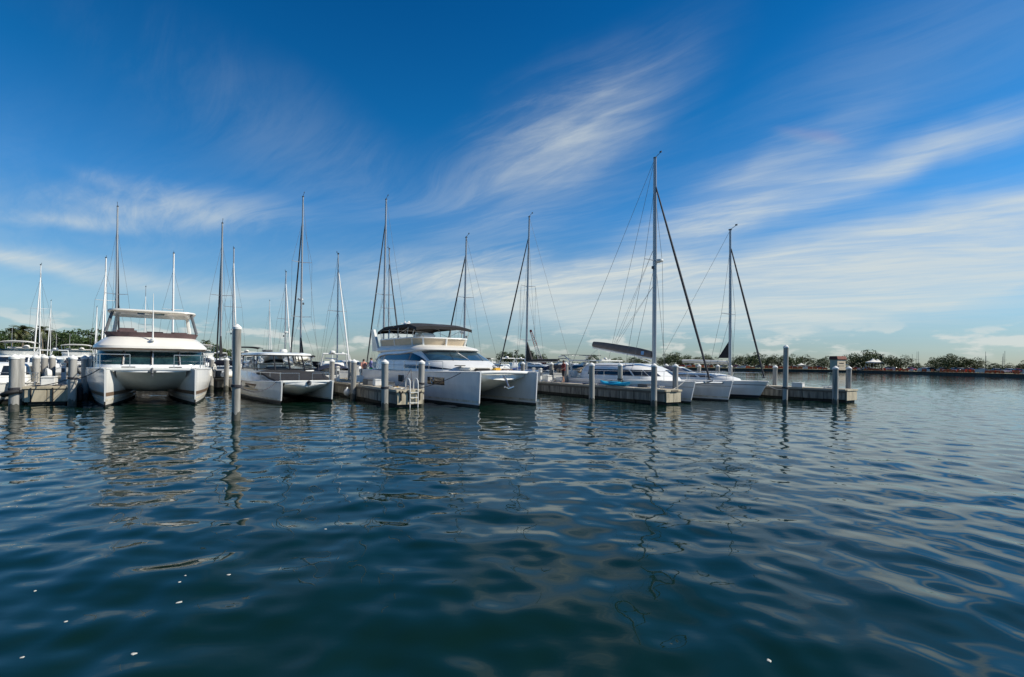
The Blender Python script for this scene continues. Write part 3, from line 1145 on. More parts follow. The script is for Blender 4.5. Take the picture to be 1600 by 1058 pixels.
# ------------------------------------------------------------------ boat A: flybridge motor catamaran, left
def boat_a():
    bow = (wat(168, 636.5) + wat(301.5, 634)) / 2
    L = 13.2
    rz = R(-55)
    t = boat_root('motor_catamaran', 'white flybridge motor catamaran with hardtop roof, moored bow on at the left', 'catamaran', bow, L, rz)
    for s in (-1, 1):
        hull(t, L, 1.16, 1.84, 1.75, s * 1.80, 0.10, 'gelcoat', 'gelcoat_warm', 0.16, flare=0.22, stripe=[(0.52, 0.70, 'boot_tan'), (0.29, 0.40, 'grime')])
    nac = bridge(t, L, 1.42, 1.80, 0.72, 0.55, 2.6, 0.8, vee=0.18)
    # straight white deck edge across the bows
    MB().box(L - 0.52, 0, 1.80, 0.22, 3.6, 0.16, 0.04).build('bow_beam', 'gelcoat', t)
    a = MB()
    a.tube([(L - 0.5, 0, 1.84), (L - 0.2, 0, 1.80), (L - 0.12, 0, 1.6)], 0.05, 6)
    a.box(L - 0.2, 0, 1.70, 0.10, 0.34, 0.10, 0.02).box(L - 0.25, 0, 1.55, 0.08, 0.10, 0.22, 0.02)
    a.build('anchor', 'grey_plastic', t)
    # saloon with wrap-round windows
    B = Body([(1.80, 1.6, 9.7, 2.62, 5, 6), (1.98, 1.6, 9.65, 2.60, 5, 6), (2.72, 1.5, 9.2, 2.52, 5, 6), (2.80, 1.5, 9.15, 2.50, 5, 6)])
    B.shell('saloon', 'gelcoat_cool', t)
    win = [(uf(p, 5), uf(q, 5)) for p, q in ((-0.95, -0.50), (-0.47, -0.02), (0.02, 0.47), (0.50, 0.95))]
    for k, (a0, a1) in enumerate(win):
        g = B.patch('windscreen_pane', 'glass_teal', t, a0, a1, 2.0, 2.68, 0.02)
        e = B.S(R(a1), 2.0)
        e2 = B.S(R(a1), 2.70)
        MB().tube([e + Vector((0.03, 0, 0)), e2 + Vector((0.03, 0, 0))], 0.045, 6).build('pillar', 'black_frame', t)
    for s in (-1, 1):
        B.patch('side_window', 'glass', t, s * 52, s * 118, 2.05, 2.62, 0.015, nu=18)
    # white brow / flybridge moulding
    Br = Body([(2.78, 0.9, 9.55, 2.62, 4.5, 6), (2.88, 0.8, 9.75, 2.72, 4.5, 6), (3.0, 0.8, 9.72, 2.70, 4.5, 6), (3.28, 0.9, 9.30, 2.44, 4.5, 6), (3.46, 1.0, 8.95, 2.22, 4.5, 6), (3.50, 1.05, 8.8, 2.15, 4.5, 6)])
    br = Br.shell('flybridge_moulding', 'gelcoat_warm', t)
    tr = MB()
    us = [2 * pi * (j + 0.5) / 60 for j in range(60)]
    tr.loft([[Br.S(u, 2.80) + Br.nrm(u, 2.82) * 0.012 for u in us], [Br.S(u, 2.86) + Br.nrm(u, 2.84) * 0.014 for u in us]])
    tr.build('trim_line', 'boot_tan', br)
    # flybridge cushions / soft screen
    Cs = Body([(3.46, 2.4, 8.35, 2.12, 5, 5), (3.78, 2.2, 8.48, 2.28, 5, 5)])
    Cs.shell('soft_screen', 'canvas_mauve', t, cap=False)
    for y in (-1.25, 0.1, 1.3):
        MB().box(6.4, y, 3.74, 0.55, 1.0, 0.34, 0.10).build('seat_back', 'canvas_mauve', t)
    MB().box(7.6, -1.2, 3.82, 0.5, 0.9, 0.4, 0.12).build('helm_console', 'canvas_mauve', t)
    for y in (-1.3, 0.0, 1.3):
        wy = B.S(R(uf(y / 2.6, 5)), 2.68)
        MB().tube([wy + Vector((0.06, 0, 0)), (wy.x + 0.16, y + 0.45, 2.12)], 0.014, 5).build('wiper', 'black_frame', t)
    for y in (-1.0, 1.0):
        MB().box(10.9, y, 1.88, 0.6, 0.6, 0.05, 0.02).build('deck_hatch', 'glass', t)
    for s in (-1, 1):
        for k in range(3):
            MB().lathe([(0.02, 0), (0.12, 0.02), (0.13, 0.4), (0.05, 0.5)], 10, (4.0 + 2.2 * k, s * 2.78, 1.30)).build('side_fender', 'canvas_white', t)
    # hardtop on four legs
    ht = MB()
    pl = []
    for z, gx, gy in ((4.93, 0.0, 0.0), (4.99, 0.10, 0.10), (5.06, 0.08, 0.08), (5.10, -0.2, -0.2)):
        bd = Body([(0, 2.6 - gx, 8.0 + gx, 2.05 + gy, 6, 6)])
        pl.append([Vector((p.x, p.y, z)) for p in (bd.S(2 * pi * (j + 0.5) / 40, 0) for j in range(40))])
    ht.loft(pl, True, True)
    h = ht.build('hardtop', 'gelcoat_warm', t)
    MB().box(6.9, -0.1, 4.925, 1.1, 1.3, 0.03, 0.01).build('roof_hatch', 'glass', h)
    MB().lathe([(0.28, 5.08), (0.30, 5.16), (0.2, 5.24), (0.02, 5.27)], 16, (4.2, 1.2, 0)).build('antenna_dome', 'white_plastic', h)
    for s in (-1, 1):
        MB().tube([(7.9, s * 2.12, 3.8), (7.55, s * 1.85, 4.95)], 0.045, 8, sq=(1, 1.7)).build('roof_leg', 'grey_plastic', t)
        MB().tube([(3.0, s * 2.05, 3.7), (3.2, s * 1.85, 4.95)], 0.06, 8, sq=(1, 1.7)).build('roof_leg', 'gelcoat', t)
    # jack staff with light in front of the brow
    MB().tube([(9.35, 0, 3.2), (9.25, 0, 3.9), (9.25, 0, 5.9)], [0.045, 0.035, 0.012], 8).build('antenna', 'white_plastic', t)
    MB().lathe([(0.05, 0), (0.12, 0.03), (0.12, 0.12), (0.03, 0.16)], 12, (9.45, 0, 3.28)).build('search_light', 'white_plastic', t)
    # rails
    for s in (-1, 1):
        ps = [(L - 0.8 - 1.5 * k, s * (2.05 + 0.22 * min(k, 3)), 1.86) for k in range(6)]
        rail(t, ps, 0.66, 0.018, 1)
    rail(t, [(L - 0.75, y, 1.86) for y in (-2.05, -0.9)], 0.66, 0.018, 1)
    rail(t, [(L - 0.75, y, 1.86) for y in (0.9, 2.05)], 0.66, 0.018, 1)
    return t


A = boat_a()


# ------------------------------------------------------------------ boat B: cabin motor catamaran with dark foredeck cover
def boat_b():
    bow = (wat(439, 632) + wat(521, 630)) / 2
    L = 10.8
    rz = R(-52)
    t = boat_root('cabin_catamaran', 'white cabin motor catamaran with a dark cover laced over its foredeck', 'catamaran', bow, L, rz)
    for s in (-1, 1):
        hull(t, L, 0.78, 1.22, 1.05, s * 1.33, 0.18, 'gelcoat', 'boot_navy', 0.07, flare=0.30, stripe=[(0.20, 0.28, 'grime')])
    bridge(t, L, 1.12, 1.18, 0.50, 0.35, 2.3, 0.4, vee=0.22, bulge=0.25)
    MB().box(L - 0.34, 0, 1.19, 0.20, 2.75, 0.13, 0.035).build('bow_beam', 'gelcoat', t)
    def bside(x, z, o=0.0):
        return hull_side(L, 0.78, 1.22, 1.05, 0.18, 0.30, -1.33, x, z, o)
    side_pane(t, 'hull_window', 'glass', bside, 5.4, 7.6, 0.72, 0.95, 0.35)
    side_pane(t, 'boarding_step', 'cushion', bside, 5.2, 7.9, 0.60, 0.68, 0.1)
    # raised white shoulders of the deck
    Sh = Body([(1.10, 0.6, 8.4, 1.95, 3.2, 6), (1.30, 0.6, 8.2, 1.90, 3.2, 6), (1.62, 0.7, 7.1, 1.72, 3.5, 6), (1.66, 0.7, 7.0, 1.6, 3.5, 6)])
    Sh.shell('deck_moulding', 'gelcoat', t)
    # dark canvas cover on the foredeck
    cv = MB()
    rows = []
    for i in range(13):
        u = i / 12
        x = 6.9 + (L - 0.55 - 6.9) * u
        row = []
        for j in range(15):
            v = -1 + 2 * j / 14
            hw = 1.78 - 0.30 * u
            sag = 0.03 * sin(7 * v + 3 * u) + 0.03 * cos(11 * u + 4 * v)
            row.append((x, v * hw, 1.76 - 0.47 * u ** 1.2 - 0.10 * abs(v) ** 5 + sag))
        rows.append(row)
    cv.grid(rows)
    edge = [r[0] for r in rows] + rows[-1][1:] + [r[-1] for r in reversed(rows[:-1])]
    cv.grid([edge, [(x, y, z - 0.13) for x, y, z in edge]])
    cvo = cv.build('foredeck_cover', 'canvas_black', t)
    MB().tube([(x + (0.02 if i > 12 else 0), y, z - 0.13) for i, (x, y, z) in enumerate(edge)], 0.022, 6).build('cover_hem', 'canvas_white', cvo)
    # cabin glasshouse: open frames with glass
    C0 = Body([(1.60, 1.2, 7.3, 1.72, 5, 6), (2.62, 1.0, 6.6, 1.60, 5, 6), (2.66, 1.0, 6.6, 1.60, 5, 6)])
    lower = Body([(1.55, 1.2, 7.25, 1.72, 5, 6), (1.78, 1.2, 7.1, 1.69, 5, 6)])
    lower.shell('coaming', 'gelcoat', t, cap=False)
    panes = [(uf(p, 5), uf(q, 5)) for p, q in ((-0.96, -0.50), (-0.49, -0.01), (0.01, 0.49), (0.50, 0.96))]
    for a0, a1 in panes:
        C0.patch('windscreen_pane', 'glass_clear', t, a0, a1, 1.80, 2.58, 0.0, thick=0.012)
        for aa in (a0, a1):
            MB().tube([C0.S(R(aa), 1.72), C0.S(R(aa), 2.64)], 0.035, 6).build('window_post', 'black_frame', t)
    for s in (-1, 1):
        for a0, a1 in ((54, 78), (80, 100), (102, 128)):
            C0.patch('side_window', 'glass_clear', t, s * a0, s * a1, 1.80, lambda q: 2.56 - 0.10 * q if s > 0 else 2.56 - 0.10 * q, 0.0, nu=10, thick=0.012)
            MB().tube([C0.S(R(s * a1), 1.72), C0.S(R(s * a1), 2.62)], 0.032, 6).build('window_post', 'black_frame', t)
    fr = MB()
    us = [R(d) for d in range(-130, 131, 5)]
    fr.tube([C0.S(u, 2.60) for u in us], 0.035, 6)
    fr.tube([C0.S(u, 1.80) for u in us], 0.035, 6)
    fr.tube([C0.S(u, 2.08) for u in us], 0.018, 6)
    fr.build('window_frame', 'black_frame', t)
    top = Body([(2.58, 0.7, 6.55, 1.60, 5, 6), (2.64, 0.6, 6.75, 1.68, 5, 6), (2.74, 0.7, 6.7, 1.62, 5, 6), (2.80, 1.2, 6.2, 1.3, 5, 6)])
    mb = MB()
    us = [2 * pi * (j + 0.5) / 48 for j in range(48)]
    mb.loft([[top.S(u, l[0]) for u in us] for l in top.lv], True, True)
    rt = mb.build('hardtop', 'gelcoat', t)
    MB().box(2.8, -0.3, 2.92, 1.0, 0.5, 0.14, 0.05).build('roof_box', 'grey_plastic', rt)
    MB().lathe([(0.20, 2.80), (0.24, 2.9), (0.2, 3.02), (0.02, 3.06)], 14, (3.6, 0.5, 0)).build('radar_dome', 'white_plastic', rt)
    # helm seats and dark sole seen through the glass
    for y in (-0.75, 0.75):
        MB().box(3.6, y, 1.72, 0.5, 0.7, 0.5, 0.1).build('helm_seat', 'canvas_white', t)
    MB().box(5.6, -0.4, 1.72, 0.35, 1.2, 0.25, 0.08).build('dashboard', 'grey_plastic', t)
    # aft sun shade on poles
    bm_ = MB()
    rows = []
    for i in range(7):
        u = i / 6
        rows.append([(0.9 - 3.2 * u, v * 1.55, 2.74 - 0.10 * u - 0.10 * abs(v) ** 2 - 0.05 * sin(pi * u)) for v in [-1 + 2 * j / 8 for j in range(9)]])
    bm_.grid(rows).grid([[(x, y, z - 0.035) for x, y, z in r] for r in rows])
    bm_.build('aft_awning', 'canvas_navy', t)
    for s in (-1, 1):
        MB().tube([(-0.2, s * 1.45, 1.05), (-1.9, s * 1.48, 2.55)], 0.02, 6).build('awning_pole', 'steel', t)
        MB().tube([(0.4, s * 1.45, 1.05), (-0.2, s * 1.48, 2.6)], 0.02, 6).build('awning_pole', 'steel', t)
        rail(t, [(L - 0.55 - 1.25 * k, s * (1.30 + 0.22 * min(k, 3)), 1.22) for k in range(5)], 0.42, 0.016, 0)
    rail(t, [(L - 0.5, y, 1.22) for y in (-1.3, -0.35)], 0.42, 0.016, 0)
    rail(t, [(L - 0.5, y, 1.22) for y in (0.35, 1.3)], 0.42, 0.016, 0)
    a = MB()
    a.box(L - 0.2, 0.1, 1.12, 0.14, 0.22, 0.2, 0.03).tube([(L - 0.3, 0.1, 1.22), (L - 0.02, 0.1, 1.2), (L, 0.1, 1.0)], 0.04, 6)
    a.build('anchor', 'grey_plastic', t)
    return t


gm_ = mat('glass_clear', (0.9, 0.95, 0.97), 0.02)
gm_.node_tree.nodes['Principled BSDF'].inputs['Transmission Weight'].default_value = 1.0
gm_.node_tree.nodes['Principled BSDF'].inputs['IOR'].default_value = 1.10
Bt = boat_b()


# ------------------------------------------------------------------ boat C: big motor catamaran with black bimini
def boat_c():
    bow = (wat(746.5, 637.5) + wat(842, 633.5)) / 2
    L = 16.2
    t = boat_root('big_motor_catamaran', 'large white motor yacht catamaran with black bimini over its flybridge', 'catamaran', bow, L)
    for s in (-1, 1):
        h = hull(t, L, 1.12, 1.86, 1.70, s * 1.84, 0.12, 'gelcoat_cool', 'gelcoat', 0.10, flare=0.12, stripe=[(0.23, 0.34, 'grime')])
    bridge(t, L, 1.55, 1.80, 0.80, 0.9, 3.6, 0.8, vee=0.30, lip=0.20, bulge=0.5)
    MB().tube([(L - 0.75, -1.7, 1.80), (L - 0.62, -0.8, 1.83), (L - 0.58, 0, 1.84), (L - 0.62, 0.8, 1.83), (L - 0.75, 1.7, 1.80)], 0.10, 10).build('bow_beam', 'gelcoat', t)
    a = MB()
    a.tube([(L - 0.9, 0.1, 1.65), (L - 0.55, 0.1, 1.42), (L - 0.30, 0.1, 1.05)], 0.06, 6)
    a.tube([(L - 0.22, -0.2, 1.06), (L - 0.34, 0.1, 0.95), (L - 0.22, 0.4, 1.06)], 0.05, 6)
    a.build('anchor', 'steel', t)
    # hull window on the starboard side (outer face of near hull)
    def side_pt(x, z, o=0.0):
        return hull_side(L, 1.12, 1.86, 1.70, 0.12, 0.12, -1.84, x, z, o)
    for x0, x1 in ((11.6, 13.3), (7.6, 8.5)):
        wo = side_pane(t, 'hull_window', 'glass', side_pt, x0, x1, 1.06, 1.48)
        if x0 > 10:
            c0 = side_pt(12.15, 1.28, 0.03)
            tx = (side_pt(12.35, 1.28, 0.03) - c0).normalized()
            ring = [c0 + tx * 0.13 * cos(2 * pi * k / 18) + Vector((0, 0, 0.15 * sin(2 * pi * k / 18))) for k in range(19)]
            MB().tube(ring, 0.022, 6, caps=False).build('porthole_ring', 'steel', wo)
    MB().tube([side_pt(x, 0.62, 0.004) for x in (1.0, 4.0, 7.0, 10.0, 12.5, 14.5)], 0.012, 5).build('hull_crease', 'gelcoat_cool', t)
    # main cabin
    Cb = Body([(1.78, 1.0, 13.6, 2.72, 2.6, 6), (2.05, 1.0, 13.1, 2.66, 2.6, 6), (2.42, 1.0, 11.9, 2.52, 3.2, 6), (3.02, 1.2, 9.9, 2.28, 4, 6), (3.10, 1.2, 9.7, 2.26, 4, 6)])
    Cb.shell('cabin', 'gelcoat', t)
    for a0, a1 in ((-50, uf(-0.02, 3.6)), (uf(0.02, 3.6), 50)):
        Cb.patch('windscreen_pane', 'glass_blue', t, a0, a1, lambda q: 2.46, lambda q: 3.0, 0.015, nu=18)
    for s in (-1, 1):
        Cb.patch('side_window', 'glass', t, s * 56, s * 112, lambda q: 2.38 + 0.10 * q, lambda q: 2.42 + 0.62 * min(1, q * 2.4) ** 0.6 - 0.40 * max(0, q - 0.55), 0.015, nu=24)
        Cb.patch('lower_window', 'glass', t, s * 32, s * 86, lambda q: 1.93, lambda q: 1.95 + 0.20 * min(1, q * 1.6), 0.015, nu=20)
        Cb.patch('side_brow', 'gelcoat_cool', t, s * 60, s * 140, lambda q: 2.98 - 0.66 * q ** 1.5, lambda q: 3.08 - 0.42 * q ** 1.5, 0.10, nu=22, thick=0.12)
    for y in (-1.1, 0.9):
        wy = Cb.S(R(uf(y / 2.4, 3.4)), 2.46)
        MB().tube([wy + Vector((0.05, 0, 0)), Cb.S(R(uf((y + 0.5) / 2.3, 3.6)), 2.9) + Vector((0.05, 0, 0.01))], 0.016, 5).build('wiper', 'black_frame', t)
    for y in (-1.3, 1.3):
        MB().box(12.9, y, 2.16, 0.5, 0.5, 0.05, 0.02).build('deck_hatch', 'glass', t)
    # roof and flybridge coaming
    Rf = Body([(3.02, 0.6, 10.0, 2.36, 3.6, 6), (3.12, 0.5, 10.25, 2.42, 3.6, 6), (3.26, 0.5, 10.0, 2.34, 3.6, 6), (3.42, 0.6, 8.9, 2.14, 4, 6), (3.46, 0.7, 8.7, 2.1, 4, 6)])
    Rf.shell('roof', 'gelcoat_warm', t)
    Fb = Body([(3.42, 1.0, 8.35, 2.06, 4.5, 6), (3.90, 0.9, 8.55, 2.16, 4.5, 6)])
    fb = Fb.shell('flybridge_coaming', 'cushion', t, cap=False)
    MB().tube([Fb.S(R(d), 3.92) for d in range(-150, 151, 6)], 0.045, 8).build('coaming_rail', 'gelcoat', fb)
    for d in range(-120, 121, 30):
        MB().tube([Fb.S(R(d), 3.44) + Vector((0.12, 0, 0)) * cos(R(d)), Fb.S(R(d), 3.92)], 0.05, 6, sq=(1, 1.4)).build('coaming_strut', 'gelcoat', fb)
    MB().box(6.6, -0.9, 3.95, 0.7, 1.1, 0.75, 0.14).build('helm_seat', 'gelcoat', t)
    MB().box(4.4, 0.5, 3.85, 1.6, 1.4, 0.55, 0.12).build('lounge_seat', 'canvas_navy', t)
    MB().box(7.6, -0.9, 4.0, 0.35, 1.0, 0.5, 0.1).build('helm_console', 'gelcoat', t)
    # bimini
    bm_ = MB()
    rows = []
    for i in range(17):
        u = i / 16
        x = 1.0 + 7.3 * u
        sag = -0.05 * abs(sin(u * pi * 4))
        rows.append([(x, v * 2.05, 5.00 - 0.13 * abs(v) ** 4 + sag * (1 - v * v) - 0.28 * max(0, u - 0.8) / 0.2 * (u > 0.8) * (0.4 + 0.6 * 1) - 0.30 * max(0, 0.2 - u) / 0.2) for v in [-1 + 2 * j / 14 for j in range(15)]])
    bm_.grid(rows)
    edge = [r[0] for r in rows] + rows[-1][1:] + [r[-1] for r in reversed(rows[:-1])] + rows[0][-2:0:-1]
    bm_.loft([edge, [(x, y * 1.005, z - 0.20) for x, y, z in edge]])
    bm_.build('bimini', 'canvas_black', t)
    for x in (1.6, 3.4, 5.2, 7.0, 8.0):
        fr = MB()
        zt = 4.92 if 2 < x < 7.5 else 4.74
        pts = [(x * 0.9 + 0.4, -2.06, 3.92), (x, -2.03, zt - 0.16)] + [(x, 2.0 * v, zt - 0.13 * abs(v) ** 4) for v in (-0.9, -0.6, 0, 0.6, 0.9)] + [(x, 2.03, zt - 0.16), (x * 0.9 + 0.4, 2.06, 3.92)]
        fr.tube(pts, 0.022, 6)
        fr.build('bimini_frame', 'steel', t)
    for s in (-1, 1):
        MB().tube([(3.4, s * 2.05, 3.92), (6.9, s * 2.02, 4.6)], 0.014, 5).build('bimini_brace', 'steel', t)
        MB().tube([(6.0, s * 2.05, 3.92), (3.0, s * 2.02, 4.6)], 0.014, 5).build('bimini_brace', 'steel', t)
        # raked stern arch
        ar = MB()
        ar.prism([(0.2, 3.1), (1.5, 3.1), (0.35, 4.78), (-0.15, 4.78)], 'y', s * 2.08 - 0.09, s * 2.08 + 0.09)
        ar.build('stern_arch', 'gelcoat', t)
    # radar mast behind the bimini
    rm = MB()
    rm.tube([(1.4, 0, 4.6), (1.3, 0, 5.5)], [0.10, 0.05], 8).tube([(1.3, -0.35, 5.3), (1.3, 0.35, 5.3)], 0.03, 6)
    r_ = rm.build('radar_mast', 'gelcoat', t)
    MB().lathe([(0.26, 5.12), (0.31, 5.2), (0.28, 5.3), (0.05, 5.36)], 16, (1.75, 0, 0)).build('radar_dome', 'white_plastic', r_)
    MB().lathe([(0.10, 5.3), (0.14, 5.4), (0.03, 5.52)], 12, (1.3, 0.33, 0)).build('antenna_dome', 'white_plastic', r_)
    # foredeck gear: sun pad, yellow bag, dark cushions
    MB().box(L - 2.9, 0.0, 1.96, 1.5, 2.6, 0.20, 0.06).build('sun_pad', 'gelcoat_warm', t)
    MB().box(L - 2.0, -0.55, 1.95, 0.35, 0.9, 0.16, 0.05).build('deck_cushion', 'canvas_black', t)
    MB().box(L - 1.95, 0.35, 1.97, 0.35, 0.42, 0.20, 0.05).build('deck_bag', 'yellow', t)
    MB().box(L - 2.0, 1.1, 1.94, 0.32, 0.7, 0.14, 0.05).build('deck_cushion', 'canvas_brown', t)
    for s in (-1, 1):
        ps = [(L - 3.0 - 1.6 * k, s * (2.55 + 0.10 * min(k, 4)), 1.86) for k in range(7)]
        rail(t, ps, 0.52, 0.016, 1)
    # aft cockpit wall and steps
    MB().box(0.7, 0, 2.05, 0.5, 4.6, 0.5, 0.1).build('aft_seat', 'gelcoat', t)
    MB().box(0.3, -1.84, 1.0, 0.9, 1.7, 1.0, 0.12).build('swim_step', 'gelcoat', t)
    return t


Cc = boat_c()


# ------------------------------------------------------------------ rigs
def rig(t, x, z0, z1, r=0.085, furl=None, fx=None, fz0=1.4, fr=0.055, ftop=0.86, spread=(0.55,), sw=1.1, back=None, matm='mast_alu', shroud=True,
        vane=True, radar=None, side_y=1.6, wire=0.011, boom=None, vside=1):
    H = z1 - z0
    m = MB()
    m.tube([(x, 0, z0), (x - 0.02 * H * 0.2, 0, z0 + H * 0.5), (x - 0.012 * H, 0, z1)], [r, r * 0.96, r * 0.72], 12, sq=(1.35, 1))
    mo = m.build('mast', matm, t)
    xt = x - 0.012 * H
    if vane:
        MB().tube([(xt, 0, z1), (xt + 0.1, 0, z1 + 0.1), (xt + 0.5 * vside, 0, z1 + 0.28)], 0.018, 5).box(xt + 0.5 * vside, 0, z1 + 0.31, 0.18, 0.03, 0.12).build('wind_vane', 'mast_dark', mo)
        MB().box(xt, 0, z1 + 0.05, 0.22, 0.16, 0.10, 0.02).build('masthead', 'mast_dark', mo)
    for f in spread:
        zz = z0 + H * f
        for s in (-1, 1):
            MB().tube([(x, 0, zz), (x - 0.18, s * sw, zz + 0.05)], [0.035, 0.022], 6).build('spreader', matm, mo)
    if radar:
        zr = z0 + H * radar
        MB().lathe([(0.22, 0), (0.26, 0.06), (0.24, 0.17), (0.05, 0.22)], 14, (x + 0.38, 0.0, zr)).box(x + 0.18, 0, zr - 0.03, 0.4, 0.12, 0.05).build('radar_dome', 'white_plastic', mo)
        MB().box(x - 0.1, -0.18, zr - 0.35, 0.12, 0.14, 0.2, 0.02).build('steaming_light', 'grey_plastic', mo)
    if furl:
        zt = z0 + H * ftop
        a, b = Vector((fx, 0, fz0)), Vector((xt + 0.1, 0, zt))
        n = 9
        pts = [a.lerp(b, k / (n - 1)) for k in range(n)]
        MB().tube(pts, [fr * (0.75 + 0.5 * sin(pi * min(1, (k / (n - 1)) * 0.9 + 0.12)) ** 1.0) for k in range(n)], 8).build('furled_jib', furl, t)
        MB().tube([b, (xt + 0.08, 0, zt + 0.05 * H)], 0.012, 5).build('forestay', 'wire', t)
        MB().lathe([(0.10, -0.12), (0.12, -0.05), (0.05, 0.0)], 10, (fx, 0, fz0)).build('furler_drum', 'grey_plastic', t)
    if shroud:
        for s in (-1, 1):
            zf = z0 + H * 0.86
            pts = [(x - 0.9, s * side_y, 1.2)]
            for f in spread:
                pts.append((x - 0.18, s * sw, z0 + H * f))
            pts.append((xt, 0, zf))
            MB().tube(pts, wire, 5).build('shroud', 'wire', t)
            MB().tube([(x - 0.5, s * side_y * 0.9, 1.2), (x, 0, z0 + H * spread[0])], wire, 5).build('shroud', 'wire', t)
    if back:
        for s in ((-1, 1) if back[1] else (0,)):
            MB().tube([(back[0], s * back[1], back[2]), (xt, 0, z1)], wire, 5).build('backstay', 'wire', t)
    if boom:
        xe, zb0, zb1, br, bmat, cover = boom
        b0 = MB().tube([(x - 0.12, 0, zb0), (xe, 0, zb1)], br, 8).build('boom', bmat, t)
        if cover:
            cm, ch = cover
            rows = []
            for i in range(11):
                u = i / 10
                xx = x - 0.15 + (xe - x + 0.2) * u
                zz = zb0 + (zb1 - zb0) * u
                hh = ch * (0.78 + 0.30 * sin(pi * (0.15 + 0.8 * u)) + 0.03 * sin(9 * u))
                wv = 0.03 * sin(13 * u)
                rows.append([(xx, y * (1 + wv), zz + 0.06 + k * hh) for y, k in ((-0.16, 0), (-0.21, 0.3), (-0.15, 0.75), (-0.03, 1.0), (0.03, 1.0), (0.15, 0.75), (0.21, 0.3), (0.16, 0))])
            MB().loft(rows, True, True).build('sail_cover', cm, b0)
    return mo


# ------------------------------------------------------------------ boat D: sailing catamaran, tallest mast
def boat_d():
    bow = (wat(1081, 632) + wat(1132, 628)) / 2 + Vector((NX, NY, 0)) * 0.55
    L = 12.6
    t = boat_root('sailing_catamaran', 'white sailing catamaran with the tallest mast and a brown sail cover on its boom', 'catamaran', bow, L)
    for s in (-1, 1):
        hull(t, L, 0.84, 1.36, 1.22, s * 1.95, 0.34, 'gelcoat_cool', 'gelcoat', 0.08, flare=0.12, stripe=[(0.98, 1.03, 'mast_alu'), (0.21, 0.32, 'grime')])
    # bridge deck aft of the trampoline
    d = MB()
    d.prism([(0.6, 0.75), (8.4, 0.75), (9.4, 1.05), (9.4, 1.30), (0.6, 1.28)], 'y', -1.6, 1.6)
    d.build('bridge_deck', 'gelcoat', t)
    net = MB()
    for k in range(15):
        y = -1.35 + 2.7 * k / 14
        net.tube([(9.4, y, 1.22), (11.9, y, 1.18)], 0.012, 4)
    for k in range(12):
        x = 9.5 + 2.4 * k / 11
        net.tube([(x, -1.4, 1.21), (x, 1.4, 1.21)], 0.012, 4)
    net.build('trampoline', 'canvas_white', t)
    MB().tube([(11.95, -1.85, 1.22), (11.95, 0, 1.26), (11.95, 1.85, 1.22)], 0.08, 8).build('cross_beam', 'mast_alu', t)
    MB().tube([(11.95, 0, 1.26), (12.5, 0, 1.40)], 0.05, 8).build('bowsprit', 'mast_alu', t)
    # coachroof
    Cb = Body([(1.22, 1.6, 9.3, 2.30, 3.2, 5), (1.45, 1.6, 9.1, 2.28, 3.2, 5), (2.02, 1.8, 8.1, 2.05, 3.4, 5), (2.22, 1.9, 7.6, 1.90, 3.4, 5), (2.40, 2.2, 6.8, 1.5, 3, 4), (2.46, 2.8, 5.8, 0.9, 3, 3)])
    Cb.shell('coachroof', 'gelcoat', t)
    for s in (-1, 1):
        for a0, a1 in ((8, 30), (32, 58), (61, 104)):
            Cb.patch('cabin_window', 'glass', t, s * a0, s * a1, 1.56, lambda q: 1.98, 0.015, nu=14)
        Cb.patch('roof_band', 'boot_navy', t, s * 40, s * 100, 2.24, 2.27, 0.01, nu=16)
    hb = MB()
    hb.box(L - 10.9, 0, 2.62, 2.6, 3.6, 0.10, 0.04)
    hb.build('cockpit_roof', 'gelcoat', t)
    for y in (-1.7, 1.7):
        for x in (0.7, 2.7):
            MB().tube([(x, y, 1.25), (x, y * 0.98, 2.6)], 0.035, 6).build('roof_post', 'gelcoat', t)
    # stern davit arch with dinghy and solar panel
    for y in (-1.5, 1.5):
        MB().tube([(0.6, y, 1.2), (0.2, y, 2.6), (-0.5, y, 3.0), (-1.2, y, 2.9)], 0.05, 8).build('davit', 'gelcoat', t)
    MB().box(-0.1, 0, 3.06, 1.5, 3.2, 0.05, 0.01).build('solar_panel', 'glass', t)
    dg = MB()
    dg.tube([(-1.3, -1.5, 1.75), (-1.35, 0.6, 1.75), (-1.1, 1.4, 1.85), (-0.85, 0.6, 1.75), (-0.8, -1.5, 1.75)], 0.2, 10)
    dg.box(-1.07, -0.1, 1.68, 0.5, 2.6, 0.12, 0.04)
    dg.build('tender', 'canvas_tan', t)
    MB().box(0.9, -1.95, 1.55, 0.9, 0.9, 0.6, 0.12).build('transom_seat', 'gelcoat', t)
    MB().box(2.2, 0.8, 2.1, 0.3, 1.2, 0.7, 0.1).build('helm_wheel_console', 'canvas_navy', t)
    for s in (-1, 1):
        rail(t, [(L - 0.5 - 1.7 * k, s * (2.02 + 0.18 * min(k, 3)), 1.36 - 0.02 * k) for k in range(7)], 0.6, 0.014, 1)
    xm = L - 4.9
    rig(t, xm, 2.3, 17.15, 0.125, 'furl_dark', 12.2, 1.55, 0.066, 0.865, (0.505,), 0.95, (0.6, 2.1, 1.3), 'mast_alu', True, True, 0.495, 2.2, 0.013,
        (1.4, 2.80, 3.70, 0.10, 'mast_white', ('canvas_brown', 0.50)))
    for s in (-1, 1):
        MB().tube([(2.0, 0, 3.6), (1.3, s * 0.8, 2.66)], 0.014, 5).build('mainsheet', 'rope_white', t)
    MB().tube([(xm - 0.1, 0, 2.45), (xm - 1.7, 0, 2.95)], 0.035, 6).build('vang', 'mast_white', t)
    for z_ in (6.2, 9.0):
        for s in (-1, 1):
            MB().tube([(3.6, s * 0.15, 3.55), (xm, 0, z_ + 2)], 0.009, 5).build('lazy_jack', 'wire', t)
